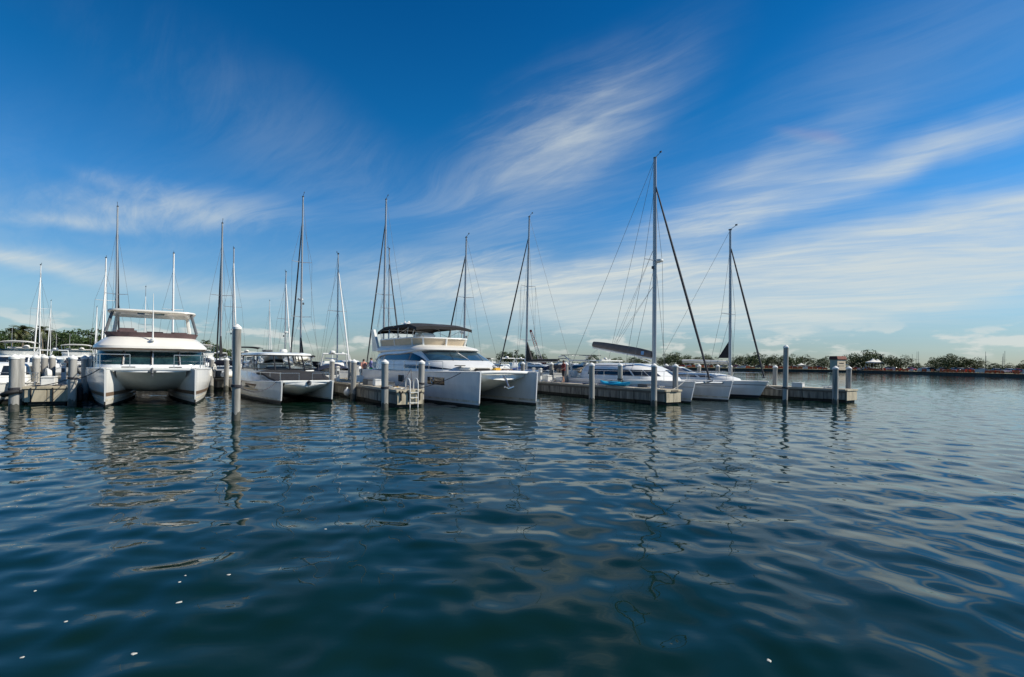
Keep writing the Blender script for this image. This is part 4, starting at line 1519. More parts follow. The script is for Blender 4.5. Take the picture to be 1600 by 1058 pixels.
    MB().box(xm - 0.9, -0.225, 3.20, 0.26, 0.02, 0.24).build('sail_badge', 'logo_blue', t)
    return t


Dd = boat_d()


# ------------------------------------------------------------------ monohull sailing boats
def sail_boat(label, bow, L, rz, zd=1.25, hw=1.75, mast_x=None, mast_top=14, furl='furl_dark', spread=(0.5,), boom_cover=None, matm='mast_alu', radar=None,
              name='sailing_boat', hullmat='gelcoat', detail=True, mast_r=0.085, fr=0.06, wire=0.011, vside=1, extra=None):
    t = boat_root(name, label, 'sailboat', bow, L, rz)
    hull(t, L, hw, zd, zd - 0.12, 0, 0.75, hullmat, 'boot_navy', 0.12, fine=0.9, flare=0.25, stripe=(zd - 0.30, zd - 0.26, 'boot_navy') if detail else None)
    mx = mast_x if mast_x is not None else L * 0.58
    Cb = Body([(zd - 0.08, L * 0.25, L * 0.80, hw * 0.68, 2.4, 5), (zd + 0.12, L * 0.25, L * 0.78, hw * 0.66, 2.4, 5), (zd + 0.38, L * 0.27, L * 0.68, hw * 0.58, 2.6, 5), (zd + 0.46, L * 0.30, L * 0.62, hw * 0.45, 2.6, 4)])
    Cb.shell('coachroof', 'gelcoat', t, n=36)
    for s in (-1, 1):
        for a0, a1 in ((60, 84), (88, 112)):
            Cb.patch('cabin_window', 'glass', t, s * a0, s * a1, zd + 0.15, zd + 0.33, 0.012, nu=6, nz=2)
    # sprayhood
    sp = MB()
    rows = []
    for i in range(6):
        u = i / 5
        rows.append([(L * 0.30 - 1.3 * u + 0.9 * (1 - abs(v)) * 0, v * hw * 0.62, zd + 0.42 + 0.62 * sin(pi * (0.06 + 0.5 * u)) * (1 - abs(v) ** 4)) for v in [-1 + 2 * j / 8 for j in range(9)]])
    sp.grid(rows)
    sp.build('sprayhood', 'canvas_navy' if furl == 'furl_dark' else 'canvas_white', t)
    for s in (-1, 1):
        rail(t, [(L * (0.95 - 0.15 * k), s * (hw * min(1, 0.22 + 0.36 * k) - 0.05), zd - 0.02 * k) for k in range(7)], 0.6, 0.013, 1)
    rig(t, mx, zd + 0.35, mast_top, mast_r, furl, L - 0.35, zd + 0.35, fr, 0.87, spread, 0.9, (0.15, 0.0, zd), matm, True, True, radar, hw * 0.92, wire,
        (mx - L * 0.40, zd + 1.25, zd + 1.35, 0.07, matm, boom_cover), vside)
    if boom_cover and boom_cover[0] == 'canvas_black':
        f_ = MB()
        z_ = zd + 1.35
        f_.add([(mx - 0.1, -0.05, z_ + 2.0), (mx - 0.1, -0.12, z_), (mx - 1.1, -0.12, z_), (mx - 0.1, 0.05, z_ + 2.0), (mx - 0.1, 0.12, z_), (mx - 1.1, 0.12, z_)], [(0, 1, 2), (5, 4, 3), (0, 3, 4, 1), (1, 4, 5, 2), (2, 5, 3, 0)])
        f_.build('sail_tack', 'canvas_black', t)
    return t


Ee = sail_boat('white sailing yacht with a blue-grey hull side, last boat before the rightmost pier', wat(1200, 624), 10.8, HEAD, 1.28, 1.75, 10.8 - 3.05, 12.75,
               spread=(0.42,), boom_cover=('canvas_white', 0.16), name='sailing_yacht', hullmat='gelcoat_cool')
fl = MB()
fl.add([(7.6, 0.0, 4.2), (7.6, 0.0, 2.95), (6.7, 0.02, 2.95), (7.6, 0.03, 4.2), (7.6, 0.03, 2.95), (6.7, 0.05, 2.95)], [(0, 1, 2), (5, 4, 3), (0, 3, 4, 1), (1, 4, 5, 2), (2, 5, 3, 0)])
fl.build('stack_pack_tip', 'canvas_black', Ee)

# sailing boats behind the walkway: (mast column, top row, distance, facing, furl, spreaders, length, label)
AWAY = R(124)


def sail_by_mast(px, top, Y, away, furl, spread, L, label, matm='mast_alu', cover=None, radar=None, mr=0.085, fr=0.06, rz=None):
    rz = rz if rz is not None else (AWAY if away else HEAD)
    p = at(px, 545, Y)
    ztop = at(px, top, Y).z
    mx = L * 0.58
    bow = Vector((p.x + cos(rz) * (L - mx), p.y + sin(rz) * (L - mx), 0))
    return sail_boat(label, bow, L, rz, 1.2, 0.155 * L, mx, ztop, furl, spread, cover, matm, radar, detail=False, mast_r=mr, fr=fr, vside=-1)


SB = [
    (61, 414, 66, 0, 'furl_white', (0.55,), 9, 'far sailing boat whose thin mast rises over the palms at the far left', 'mast_white', None, None, 0.07),
    (163, 403, 56, 0, 'furl_white', (0.6,), 10, 'sailing boat with a white mast just left of the flybridge catamaran hardtop', 'mast_white', None, None, 0.09),
    (180.5, 324, 50, 1, 'furl_dark', (0.45,), 12, 'sailing boat whose tall grey mast stands behind the left catamaran hardtop', 'mast_alu', None, None, 0.10),
    (269, 396, 52, 0, 'furl_white', (0.5,), 10, 'sailing boat with a white mast at the right end of the left hardtop', 'mast_white', None, 0.18, 0.10),
    (344, 350, 48, 1, 'furl_dark', (0.5,), 12, 'sailing boat with a dark-edged mast just left of the tall lone pile', 'mast_alu', ('canvas_black', 0.18), None, 0.10),
    (363, 388, 58, 0, 'furl_white', (0.5,), 11, 'sailing boat with a white furled jib right behind the tall lone pile', 'mast_alu', None, 0.3, 0.09),
    (445, 425, 62, 0, 'furl_white', (0.5,), 10, 'sailing boat with a white furled jib behind the cabin catamaran roof', 'mast_alu', None, 0.35, 0.085),
    (469, 309, 49, 1, 'furl_dark', (0.30, 0.62), 13, 'sailing boat with double spreaders and black furled jib behind the cabin catamaran', 'mast_alu', ('canvas_black', 0.18), 0.40, 0.095),
    (526.5, 397, 50, 0, 'furl_white', (0.5,), 11, 'sailing boat with a long white furled jib at the left of the people', 'mast_alu', None, None, 0.07),
    (598.5, 313, 50, 1, 'furl_dark', (0.44,), 13, 'sailing boat with a tall mast behind the stern of the big motor catamaran', 'mast_alu', ('canvas_black', 0.18), None, 0.10),
    (606.5, 389, 60, 0, 'furl_dark', (0.5,), 11, 'sailing boat with the shorter mast close beside a tall one behind the black bimini', 'mast_alu', None, 0.2, 0.08),
    (724.5, 372, 50, 1, 'furl_dark', (0.55,), 12, 'sailing boat with mast and radar at the front end of the black bimini', 'mast_alu', ('canvas_black', 0.18), 0.28, 0.095),
    (822, 340, 52, 1, 'furl_dark', (0.55, 0.2), 13, 'sailing boat left of the red crane, furled jib running down to the left', 'mast_alu', ('canvas_black', 0.18), None, 0.10),
    (150, 480, 90, 0, 'furl_white', (0.5,), 8, 'small far sailing boat with a short white mast left of the flybridge catamaran', 'mast_white', None, None, 0.10),
    (420, 470, 110, 0, 'furl_white', (0.5,), 9, 'distant sailing boat with a faint mast behind the cabin catamaran windscreen', 'mast_white', None, None, 0.08),
    (78, 470, 105, 0, 'furl_white', (0.5,), 9, 'distant sailing boat with a faint mast before the dark trees at the left', 'mast_white', None, None, 0.06),
    (226, 448, 85, 0, 'furl_white', (0.5,), 9, 'distant sailing boat with a faint mast over the left hardtop middle', 'mast_alu', None, None, 0.06),
]
for s in SB:
    sail_by_mast(*s)

# ------------------------------------------------------------------ motor yachts behind
def motor_yacht(label, p, L, rz, fly=True, cover='canvas_navy', hullmat='gelcoat', arch=True, zd=1.25, name='motor_yacht', aft_cover=False):
    t = thing(name, label, 'motorboat', (p.x - cos(rz) * L / 2, p.y - sin(rz) * L / 2, 0), rz, 'motor boats behind the walkway')
    hw = L * 0.16
    hull(t, L, hw, zd + 0.25, zd, 0, 0.9, hullmat, 'boot_navy', 0.1, fine=0.85, flare=0.3)
    Cb = Body([(zd - 0.05, L * 0.15, L * 0.72, hw * 0.80, 2.8, 6), (zd + 0.45, L * 0.15, L * 0.68, hw * 0.78, 2.8, 6), (zd + 1.05, L * 0.16, L * 0.56, hw * 0.70, 3.2, 6), (zd + 1.15, L * 0.17, L * 0.53, hw * 0.66, 3.2, 6)])
    Cb.shell('cabin', 'gelcoat', t, n=40)
    for a0, a1 in ((-44, -1.5), (1.5, 44)):
        Cb.patch('windscreen_pane', 'glass', t, a0, a1, zd + 0.5, zd + 0.98, 0.012, nu=8, nz=2)
    for s in (-1, 1):
        Cb.patch('side_window', 'glass', t, s * 52, s * 112, zd + 0.52, zd + 0.95, 0.012, nu=10, nz=2)
    if fly:
        Fb = Body([(zd + 1.12, L * 0.12, L * 0.50, hw * 0.66, 3.5, 6), (zd + 1.55, L * 0.11, L * 0.53, hw * 0.72, 3.5, 6)])
        Fb.shell('flybridge', 'gelcoat', t, n=40, cap=False)
        Fb.patch('wind_deflector', 'glass_blue', t, -60, 60, zd + 1.5, zd + 1.72, 0.0, nu=10, nz=1)
        MB().box(L * 0.30, 0, zd + 1.5, 0.6, hw * 0.9, 0.6, 0.1).build('helm_seat', 'canvas_white', t)
        z = zd + 2.55
        b = MB()
        rows = [[(L * (0.14 + 0.32 * i / 5), v * hw * 0.72, z - 0.14 * abs(v) ** 3 - 0.10 * abs(i / 2.5 - 1) ** 3) for v in [-1 + 2 * j / 8 for j in range(9)]] for i in range(6)]
        b.grid(rows).grid([[(x, y, q - 0.05) for x, y, q in r] for r in rows])
        b.build('bimini', cover, t)
        for s in (-1, 1):
            for x in (0.17, 0.42):
                MB().tube([(L * x, s * hw * 0.66, zd + 1.5), (L * x, s * hw * 0.70, z - 0.15)], 0.022, 5).build('bimini_post', 'steel', t)
    if arch:
        a = MB()
        pts = [(L * 0.14, -hw * 0.74, zd + 0.9), (L * 0.10, -hw * 0.66, zd + 1.9), (L * 0.10, hw * 0.66, zd + 1.9), (L * 0.14, hw * 0.74, zd + 0.9)]
        a.tube(pts, 0.07, 6)
        ao = a.build('radar_arch', 'gelcoat', t)
        MB().lathe([(0.22, 0), (0.26, 0.07), (0.2, 0.2), (0.03, 0.24)], 12, (L * 0.10, 0.2, zd + 1.95)).build('radar_dome', 'white_plastic', ao)
        MB().tube([(L * 0.10, -hw * 0.5, zd + 1.9), (L * 0.08, -hw * 0.5, zd + 3.9)], [0.02, 0.008], 5).build('antenna', 'white_plastic', ao)
    if aft_cover:
        c = MB()
        rows = [[(L * (0.02 + 0.34 * i / 6), v * hw * 0.9, zd + 0.55 + 0.5 * sin(pi * (0.1 + 0.8 * i / 6)) * (1 - abs(v) ** 3) + 0.03 * sin(5 * v + i)) for v in [-1 + 2 * j / 8 for j in range(9)]] for i in range(7)]
        c.grid(rows)
        c.grid([[r[0] for r in rows], [(x, y, z - 0.6) for x, y, z in [r[0] for r in rows]]])
        c.grid([[r[-1] for r in rows], [(x, y, z - 0.6) for x, y, z in [r[-1] for r in rows]]])
        c.build('canvas_cover', cover, t)
    for s in (-1, 1):
        rail(t, [(L * (0.96 - 0.11 * k), s * (hw * min(1, 0.20 + 0.42 * k) - 0.05), zd + 0.22 - 0.03 * k) for k in range(5)], 0.5, 0.014, 1)
    return t


def gx(px, Y):
    return column(px, Y)


MY = [
    (4, 27.5, 9.5, -0.9, False, 'canvas_tan', 'white open cruiser cut by the left picture edge beside the leftmost pile', False, 0.85, True),
    (22, 47, 11, -0.95, True, 'canvas_white', 'white flybridge cruiser behind the far left pier piles', True, 1.25, False),
    (66, 52, 12, -1.0, False, 'canvas_black', 'white sport cruiser with a black cockpit cover behind the coil on the left pier', True, 1.1, True),
    (95, 58, 12, -0.95, False, 'canvas_navy', 'white cruiser second from the blue covered boat, behind the left pier', True, 1.2, False),
    (117, 60, 12, -0.95, True, 'canvas_white', 'white flybridge cruiser before the dark round tree at the left', True, 1.3, False),
    (149, 55, 9, -0.95, False, 'canvas_blue', 'boat under a bright blue canvas cover left of the flybridge catamaran', False, 1.1, True),
    (312, 56, 13, -0.95, True, 'canvas_white', 'white flybridge yacht seen between the left catamaran and the tall lone pile', True, 1.4, False),
    (345, 66, 10, -0.95, False, 'canvas_navy', 'white cruiser partly behind the tall lone pile', True, 1.2, True),
    (392, 60, 12, -0.95, True, 'canvas_black', 'white flybridge yacht glimpsed through the cabin catamaran windscreen', True, 1.3, False),
    (510, 47, 9, 2.1, False, 'canvas_navy', 'small cruiser with a navy cover right behind the cabin catamaran awning', True, 1.0, True),
    (548, 62, 10, -0.95, False, 'canvas_navy', 'white cruiser far behind the people on the ladder pier', True, 1.2, True),
    (760, 70, 11, 2.3, False, 'canvas_white', 'low white cruiser behind the bow of the big motor catamaran', True, 1.0, False),
    (862, 58, 11, -0.8, False, 'canvas_blue', 'white cruiser with a blue cover behind the left end of the kayak pier', False, 1.0, True),
    (838, 95, 11, -0.8, False, 'canvas_navy', 'distant white cruiser below the red crane', True, 1.2, False),
    (905, 80, 12, 2.4, False, 'canvas_tan', 'distant cruiser with a tan cover behind the person in red', True, 1.1, True),
    (1058, 62, 12, -0.7, False, 'canvas_navy', 'white cruiser with a dark cover behind the sailing catamaran foredeck', False, 1.0, True),
]
for px, Y, L, rz, fly, cov, lab, arch, zd, ac in MY:
    motor_yacht(lab, gx(px, Y), L, rz, fly, cov, 'gelcoat' if cov != 'canvas_black' else 'gelcoat_cool', arch, zd, aft_cover=ac)


# ------------------------------------------------------------------ dock gear
def dock_box(label, p, s=(1.1, 0.6, 0.55), m='white_plastic', rz=HEAD, name='dock_box'):
    t = thing(name, label, 'box', p, rz, 'boxes on the piers')
    MB().box(0, 0, s[2] * 0.42, s[0], s[1], s[2] * 0.84, 0.03).build('body', m, t)
    MB().box(0, 0, s[2] * 0.92, s[0] * 1.04, s[1] * 1.05, s[2] * 0.16, 0.03).build('lid', m, t)
    return t


def pedestal(label, p, rz=HEAD):
    t = thing('power_pedestal', label, 'pedestal', p, rz, 'power pedestals')
    MB().box(0, 0, 0.45, 0.26, 0.22, 0.9, 0.03).build('body', 'white_plastic', t)
    MB().box(0, 0, 0.98, 0.30, 0.26, 0.14, 0.04).build('lamp_head', 'gelcoat_warm', t)
    MB().box(0.14, 0, 0.6, 0.03, 0.16, 0.25, 0.01).build('socket_panel', 'grey_plastic', t)
    return t


def onp(F, back, across):
    q = off(F, back, across)
    return Vector((q.x, q.y, DECK))


dock_box('white dock box on the far left pier end, below the coil', onp(F1, 1.1, 0.75), (0.9, 0.55, 0.45))
t = thing('hose_coil', 'white hose coil standing on the far left pier', 'hose', onp(F1, 3.0, 0.45), R(-40))
hc = MB()
for k in range(4):
    hc.tube([((0.36 - 0.035 * k) * cos(a), 0.05 * k - 0.08, 0.46 + (0.36 - 0.035 * k) * sin(a)) for a in [2 * pi * i / 24 for i in range(25)]], 0.035, 6, caps=False)
hc.build('hose', 'white_plastic', t)
MB().box(0, 0, 0.28, 0.12, 0.16, 0.56, 0.02).box(0, 0, 0.03, 0.5, 0.4, 0.06, 0.01).build('hose_stand', 'grey_plastic', t)
dock_box('white square step box on the ladder pier beside the dark crate', onp(F2, 4.4, 0.5), (0.42, 0.4, 0.4), name='step_box')
dock_box('dark grey crate on the ladder pier, left of the white step box', onp(F2, 6.0, 0.55), (0.9, 0.5, 0.35), 'grey_plastic', name='crate')
dock_box('dark crate on the ladder pier behind its nearest pile', onp(F2, 2.9, 0.7), (0.7, 0.4, 0.3), 'grey_plastic', name='crate')
dock_box('white dock box far back on the ladder pier by the people', onp(F2, 9.6, 1.0), (0.9, 0.5, 0.45))
pedestal('white power pedestal on the ladder pier behind the people', onp(F2, 12.0, 0.3))
pedestal('white power pedestal at the back of the kayak pier', onp(F3, 12.6, 0.3))
pedestal('white power pedestal at the back of the far left pier', onp(F1, 9.0, 0.3))
dock_box('white folded step box hung at the edge of the rightmost pier', onp(F4, 3.2, 0.15), (0.75, 0.4, 0.32), name='step_box')
dock_box('white dock box on the kayak pier left of the person in red', onp(F3, 12.6, 0.9), (1.0, 0.5, 0.5))
dock_box('dark bag on the kayak pier between the blue kayak and the tall mast', onp(F3, 2.6, 1.1), (0.8, 0.4, 0.22), 'grey_plastic', name='gear_bag')

# inflatable tenders stored on the walkway, between left catamaran and lone pile
for i, (px, lab, m) in enumerate(((328, 'white inflatable tender on the walkway, nearest the left catamaran', 'gelcoat'), (350, 'white inflatable tender on the walkway behind the tall lone pile', 'canvas_white'),
                                  (203, 'grey inflatable tender on the walkway behind the left catamaran', 'gelcoat_cool'))):
    t = thing('inflatable_tender', lab, 'dinghy', wk_pt(px, 1.1), WKA + 0.5 + 0.7 * i, 'tenders on the walkway')
    MB().tube([(-1.3, -0.55, 0.25), (0.6, -0.55, 0.25), (1.15, -0.3, 0.3), (1.3, 0, 0.33), (1.15, 0.3, 0.3), (0.6, 0.55, 0.25), (-1.3, 0.55, 0.25)], 0.2, 10).build('tube', m, t)
    MB().box(-0.2, 0, 0.12, 2.2, 0.8, 0.1, 0.03).build('floor', 'grey_plastic', t)
    MB().box(-1.25, 0, 0.35, 0.08, 0.8, 0.4, 0.02).build('transom', 'grey_plastic', t)
    e = MB().box(-1.5, 0, 0.75, 0.35, 0.3, 0.42, 0.1).build('outboard', m, t)
    MB().tube([(-1.5, 0, 0.6), (-1.52, 0, 0.05)], 0.06, 8).build('outboard_leg', 'grey_plastic', e)
for i, px in enumerate((318, 341, 362, 555, 842, 872, 930)):
    pedestal(ORD[i] + ' white power pedestal from the left along the walkway', wk_pt(px, 1.9), WKA)
for i, (px, m) in enumerate(((335, 'white_plastic'), (536, 'white_plastic'), (880, 'white_plastic'), (896, 'grey_plastic'))):
    dock_box(ORD[i] + ' dock box from the left along the walkway', wk_pt(px, 1.6), (1.2, 0.6, 0.6), m, WKA)


# blue kayak
def kayak():
    p = onp(F3, 4.55, 0.42)
    t = thing('kayak', 'bright blue kayak lying on the kayak pier', 'kayak', p, HEAD)
    L, rows = 2.75, []
    for i in range(17):
        u = -1 + 2 * i / 16
        w = 0.36 * max(0.02, 1 - abs(u) ** 2.6)
        zt = 0.26 + 0.10 * abs(u) ** 3
        zb = 0.02 + 0.14 * abs(u) ** 4
        rows.append([(u * L / 2, w * cos(a), (zt + zb) / 2 + (zt - zb) / 2 * math.copysign(abs(sin(a)) ** 0.8, sin(a))) for a in [2 * pi * k / 16 for k in range(16)]])
    h = MB().loft(rows, True, True).build('hull', 'kayak_blue', t)
    MB().tube([(0.45 * cos(a), 0.21 * sin(a), 0.275) for a in [2 * pi * k / 20 for k in range(21)]], 0.03, 6, caps=False).build('cockpit_rim', 'kayak_blue', t)
    MB().box(-0.1, 0, 0.27, 0.5, 0.3, 0.03, 0.01).build('seat', 'grey_plastic', t)
    return t


kayak()

# round white fenders
fender = MB().lathe([(0.02, -0.24), (0.10, -0.21), (0.19, -0.10), (0.21, 0.02), (0.17, 0.14), (0.08, 0.22), (0.05, 0.30), (0.02, 0.33)], 16).mesh('ball_fender', 'white_plastic')
fender_d = MB().lathe([(0.02, -0.40), (0.10, -0.36), (0.14, -0.25), (0.14, 0.22), (0.10, 0.32), (0.04, 0.37), (0.03, 0.42)], 14).mesh('boat_fender', 'rubber')


def hung(mesh, name, p, zt, label):
    """Fender on a short lanyard tied to something at height zt."""
    t = thing(name, label, 'fender', p, 0, 'hanging fenders')
    link('bladder', mesh, t)
    MB().tube([(0, 0, 0.3), (0, 0, zt - p.z)], 0.012, 5).build('lanyard', 'rope', t)


q = on_pier(F2, 1.42, 7.6, 0, 0.30)
hung(fender, 'ball_fender', Vector((q.x, q.y, 0.36)), DECK - 0.05, 'white ball fender at the waterline beside the cabin catamaran, on the ladder pier')
q = on_pier(F1, 1.65, 0.9, 1, 0.32)
hung(fender_d, 'boat_fender', Vector((q.x, q.y, 0.45)), DECK - 0.05, 'black fender hanging on the right corner of the far left pier')
q = loc2w(A, (11.2, -2.95, 0))
hung(fender, 'ball_fender', Vector((q.x - 0.2, q.y - 0.1, 1.15)), 1.78, 'pale ball fender hung at the left side of the flybridge catamaran')
q = loc2w(Cc, (15.3, 2.36, 0))
hung(fender_d, 'boat_fender', Vector((q.x, q.y, 1.45)), 1.84, 'dark fender hung at the right bow of the big motor catamaran')

# mooring ropes
A1 = loc2w(A, (12.6, -2.0, 1.86))
mooring(A1, (column(113, 24.6).x, column(113, 24.6).y, 1.3), 0.12, 'dark rope from the flybridge catamaran left bow to the pile beside it', 0.022)
mooring((column(113, 24.6).x, column(113, 24.6).y, 1.35), (F1.x + 0.2, F1.y + 0.2, DECK), 0.08, 'dark rope from the pile down to the far left pier corner', 0.02)
C1 = loc2w(Cc, (15.0, -2.35, 1.8))
mooring(C1, onp(F2, 0.7, 1.3), 0.12, 'dark rope from the big motor catamaran bow to the ladder pier end')
mooring(loc2w(Cc, (9.6, -2.95, 1.86)), onp(F2, 3.0, 1.2), 0.1, 'dark rope from the big motor catamaran side down to the left on the ladder pier')
mooring(loc2w(Cc, (9.7, -2.95, 1.86)), onp(F2, 1.0, 1.25), 0.08, 'dark rope from the big motor catamaran side down to the right on the ladder pier')
q = wat(368, 657)
mooring(loc2w(Bt, (10.2, -1.5, 1.15)), (q.x, q.y, 1.35), 0.35, 'sagging rope from the cabin catamaran bow to the tall lone pile', 0.02)
mooring(loc2w(Bt, (4.2, -2.05, 1.05)), (q.x, q.y, 1.25), 0.15, 'dark rope from the cabin catamaran side to the tall lone pile', 0.018)
q = on_pier(F3, 1.35, 5.2, 1)
mooring(loc2w(Dd, (6.8, -2.75, 1.3)), onp(F3, 3.2, 1.2), 0.10, 'dark rope from the sailing catamaran to the kayak pier, behind the kayak')
mooring(loc2w(Dd, (6.6, -2.75, 1.3)), onp(F3, 8.4, 1.2), 0.14, 'dark rope from the sailing catamaran back along the kayak pier')
mooring(loc2w(Dd, (11.9, -2.1, 1.36)), onp(F3, 0.4, 1.2), 0.05, 'white rope from the sailing catamaran near bow to the kayak pier', 0.018, 'rope_white')
q = wat(1226, 632)
mooring(loc2w(Ee, (10.3, 0.35, 1.25)), (q.x, q.y, 1.0), 0.25, 'white rope from the last sailing yacht bow to the tall right pile', 0.018, 'rope_white')


# coiled ropes and hoses lying on the piers
def coil(label, p, m, r=0.28, turns=4):
    mb = MB()
    pts = []
    for i in range(turns * 16 + 1):
        a = 2 * pi * i / 16
        q = r * (0.45 + 0.55 * i / (turns * 16))
        pts.append((q * cos(a), q * sin(a) * 0.9, 0.025 + 0.012 * sin(a * 3)))
    o = mb.tube(pts, 0.022, 5).build('rope_coil', m)
    o.location = p
    tag(o, label, 'rope', 'coils on the piers')


coil('white rope coil on the ladder pier beside the ladder', onp(F2, 0.9, 0.45), 'rope_white')
coil('dark rope coil on the ladder pier near the dark crate', onp(F2, 3.7, 1.1), 'rope')
coil('white rope coil on the kayak pier near its end', onp(F3, 1.2, 0.5), 'rope_white')
coil('dark rope coil on the kayak pier left of the kayak', onp(F3, 7.4, 0.5), 'rope')
coil('white rope coil on the rightmost pier', onp(F4, 1.5, 0.8), 'rope_white')
coil('dark rope coil on the far left pier end', onp(F1, 0.6, 1.2), 'rope')
for F_, w_, lab, m in ((F2, 1.42, 'yellow water hose snaking along the ladder pier', 'yellow'), (F3, 1.35, 'blue water hose snaking along the kayak pier', 'canvas_blue')):
    b0 = onp(F_, 3, w_ / 2)
    o = MB().tube([onp(F_, 2.2 + 0.35 * k, w_ * 0.62 + 0.28 * sin(k * 0.8)) + Vector((0, 0, 0.02)) - b0 for k in range(30)], 0.016, 5).build('water_hose', m)
    o.location = b0
    tag(o, lab, 'hose')


# ------------------------------------------------------------------ people
def person(label, p, face, shirt, lower, hair='hair', long_trousers=False, arm=0.35, cap=None, pony=False, H=1.72):
    t = thing('person', label, 'person', p, face, 'people on the piers')
    k = H / 1.72
    J = {'pel': (0, 0, 0.92), 'spine': (-0.01, 0, 1.12), 'chest': (0, 0, 1.32), 'neck': (0.01, 0, 1.47), 'head': (0.03, 0, 1.56), 'top': (0.03, 0, 1.68)}
    E = [('pel', 'spine'), ('spine', 'chest'), ('chest', 'neck'), ('neck', 'head'), ('head', 'top')]
    rad = {'pel': (0.15, 0.12), 'spine': (0.135, 0.105), 'chest': (0.16, 0.115), 'neck': (0.055, 0.055), 'head': (0.085, 0.095), 'top': (0.055, 0.06)}
    for s, n in ((-1, 'r'), (1, 'l')):
        fw = 0.10 * s
        J.update({'hip' + n: (0, s * 0.09, 0.86), 'knee' + n: (0.03 + fw * 0.5, s * 0.10, 0.47), 'ank' + n: (-0.02 + fw, s * 0.10, 0.08), 'toe' + n: (0.14 + fw, s * 0.12, 0.035),
                  'sho' + n: (0, s * 0.185, 1.38), 'elb' + n: (0.02 + arm * 0.12, s * 0.25, 1.10), 'wri' + n: (0.08 + arm * 0.55, s * 0.22, 0.92 + arm * 0.25), 'han' + n: (0.12 + arm * 0.68, s * 0.20, 0.86 + arm * 0.3)})
        E += [('pel', 'hip' + n), ('hip' + n, 'knee' + n), ('knee' + n, 'ank' + n), ('ank' + n, 'toe' + n), ('chest', 'sho' + n), ('sho' + n, 'elb' + n), ('elb' + n, 'wri' + n), ('wri' + n, 'han' + n)]
        rad.update({'hip' + n: (0.092, 0.092), 'knee' + n: (0.06, 0.06), 'ank' + n: (0.042, 0.042), 'toe' + n: (0.04, 0.03), 'sho' + n: (0.062, 0.062), 'elb' + n: (0.044, 0.044), 'wri' + n: (0.032, 0.032), 'han' + n: (0.038, 0.022)})
    names = list(J)
    me = bpy.data.meshes.new('body')
    me.from_pydata([Vector(J[n]) * k for n in names], [(names.index(a), names.index(b)) for a, b in E], [])
    tmp = bpy.data.objects.new('body_tmp', me)
    col.objects.link(tmp)
    tmp.modifiers.new('skin', 'SKIN')
    tmp.modifiers.new('sub', 'SUBSURF').levels = 1
    for i, n in enumerate(names):
        me.skin_vertices[0].data[i].radius = [r * k for r in rad[n]]
        me.skin_vertices[0].data[i].use_root = (n == 'pel')
    dg = bpy.context.evaluated_depsgraph_get()
    dg.update()
    bm_ = bpy.data.meshes.new_from_object(tmp.evaluated_get(dg))
    bpy.data.objects.remove(tmp)
    bm_.materials.clear()
    bm_.materials.append(M['skin'])
    bm_.polygons.foreach_set('use_smooth', [True] * len(bm_.polygons))
    link('body', bm_, t)

    def ring(c, rx, ry, n=14):
        return [(c[0] * k + rx * k * cos(2 * pi * j / n), c[1] * k + ry * k * sin(2 * pi * j / n), c[2] * k) for j in range(n)]
    sh = MB()
    sh.loft([ring((0, 0, 0.90), 0.135, 0.185), ring((-0.01, 0, 1.1), 0.125, 0.175), ring((0, 0, 1.30), 0.135, 0.20), ring((0, 0, 1.42), 0.10, 0.17), ring((0.01, 0, 1.48), 0.065, 0.07)])
    for n in 'rl':
        a, b = Vector(J['sho' + n]) * k, Vector(J['elb' + n]) * k
        sh.tube([a + (a - b) * 0.12, a, a.lerp(b, 0.85)], [0.07 * k, 0.075 * k, 0.065 * k], 10)
    sh.build('shirt', shirt, t)
    lo = MB()
    lo.loft([ring((0, 0, 0.78), 0.13, 0.185), ring((0, 0, 0.94), 0.13, 0.18)], True, True)
    for n in 'rl':
        a, b, c = Vector(J['hip' + n]) * k, Vector(J['knee' + n]) * k, Vector(J['ank' + n]) * k
        if long_trousers:
            lo.tube([a + Vector((0, 0, 0.03)), a.lerp(b, 0.5), b, c + Vector((0, 0, 0.03))], [0.105 * k, 0.09 * k, 0.075 * k, 0.065 * k], 10)
        else:
            lo.tube([a + Vector((0, 0, 0.03)), a.lerp(b, 0.5), a.lerp(b, 0.92)], [0.105 * k, 0.10 * k, 0.095 * k], 10)
    lo.build('trousers' if long_trousers else 'shorts', lower, t)
    hr = MB()
    rings = []
    for i in range(7):
        a = -0.25 + (pi / 2 + 0.2) * i / 6
        rr_ = 0.108 * max(0.05, cos(a))
        rings.append(ring((0.015 - 0.012 * (1 - i / 6), 0, 1.60 + 0.115 * sin(a)), rr_, rr_ * 0.92, 12))
    hr.loft(rings, False, True)
    if pony:
        hr.tube([Vector((-0.08, 0, 1.62)) * k, Vector((-0.14, 0, 1.50)) * k, Vector((-0.12, 0, 1.34)) * k], [0.05, 0.055, 0.03], 8)
    hr.build('hair', hair, t)
    f = MB()
    f.add([(0.125 * k, -0.014 * k, 1.565 * k), (0.125 * k, 0.014 * k, 1.565 * k), (0.145 * k, 0, 1.57 * k), (0.122 * k, 0, 1.605 * k)], [(0, 1, 2), (0, 2, 3), (1, 3, 2), (0, 3, 1)])
    f.build('nose', 'skin', t)
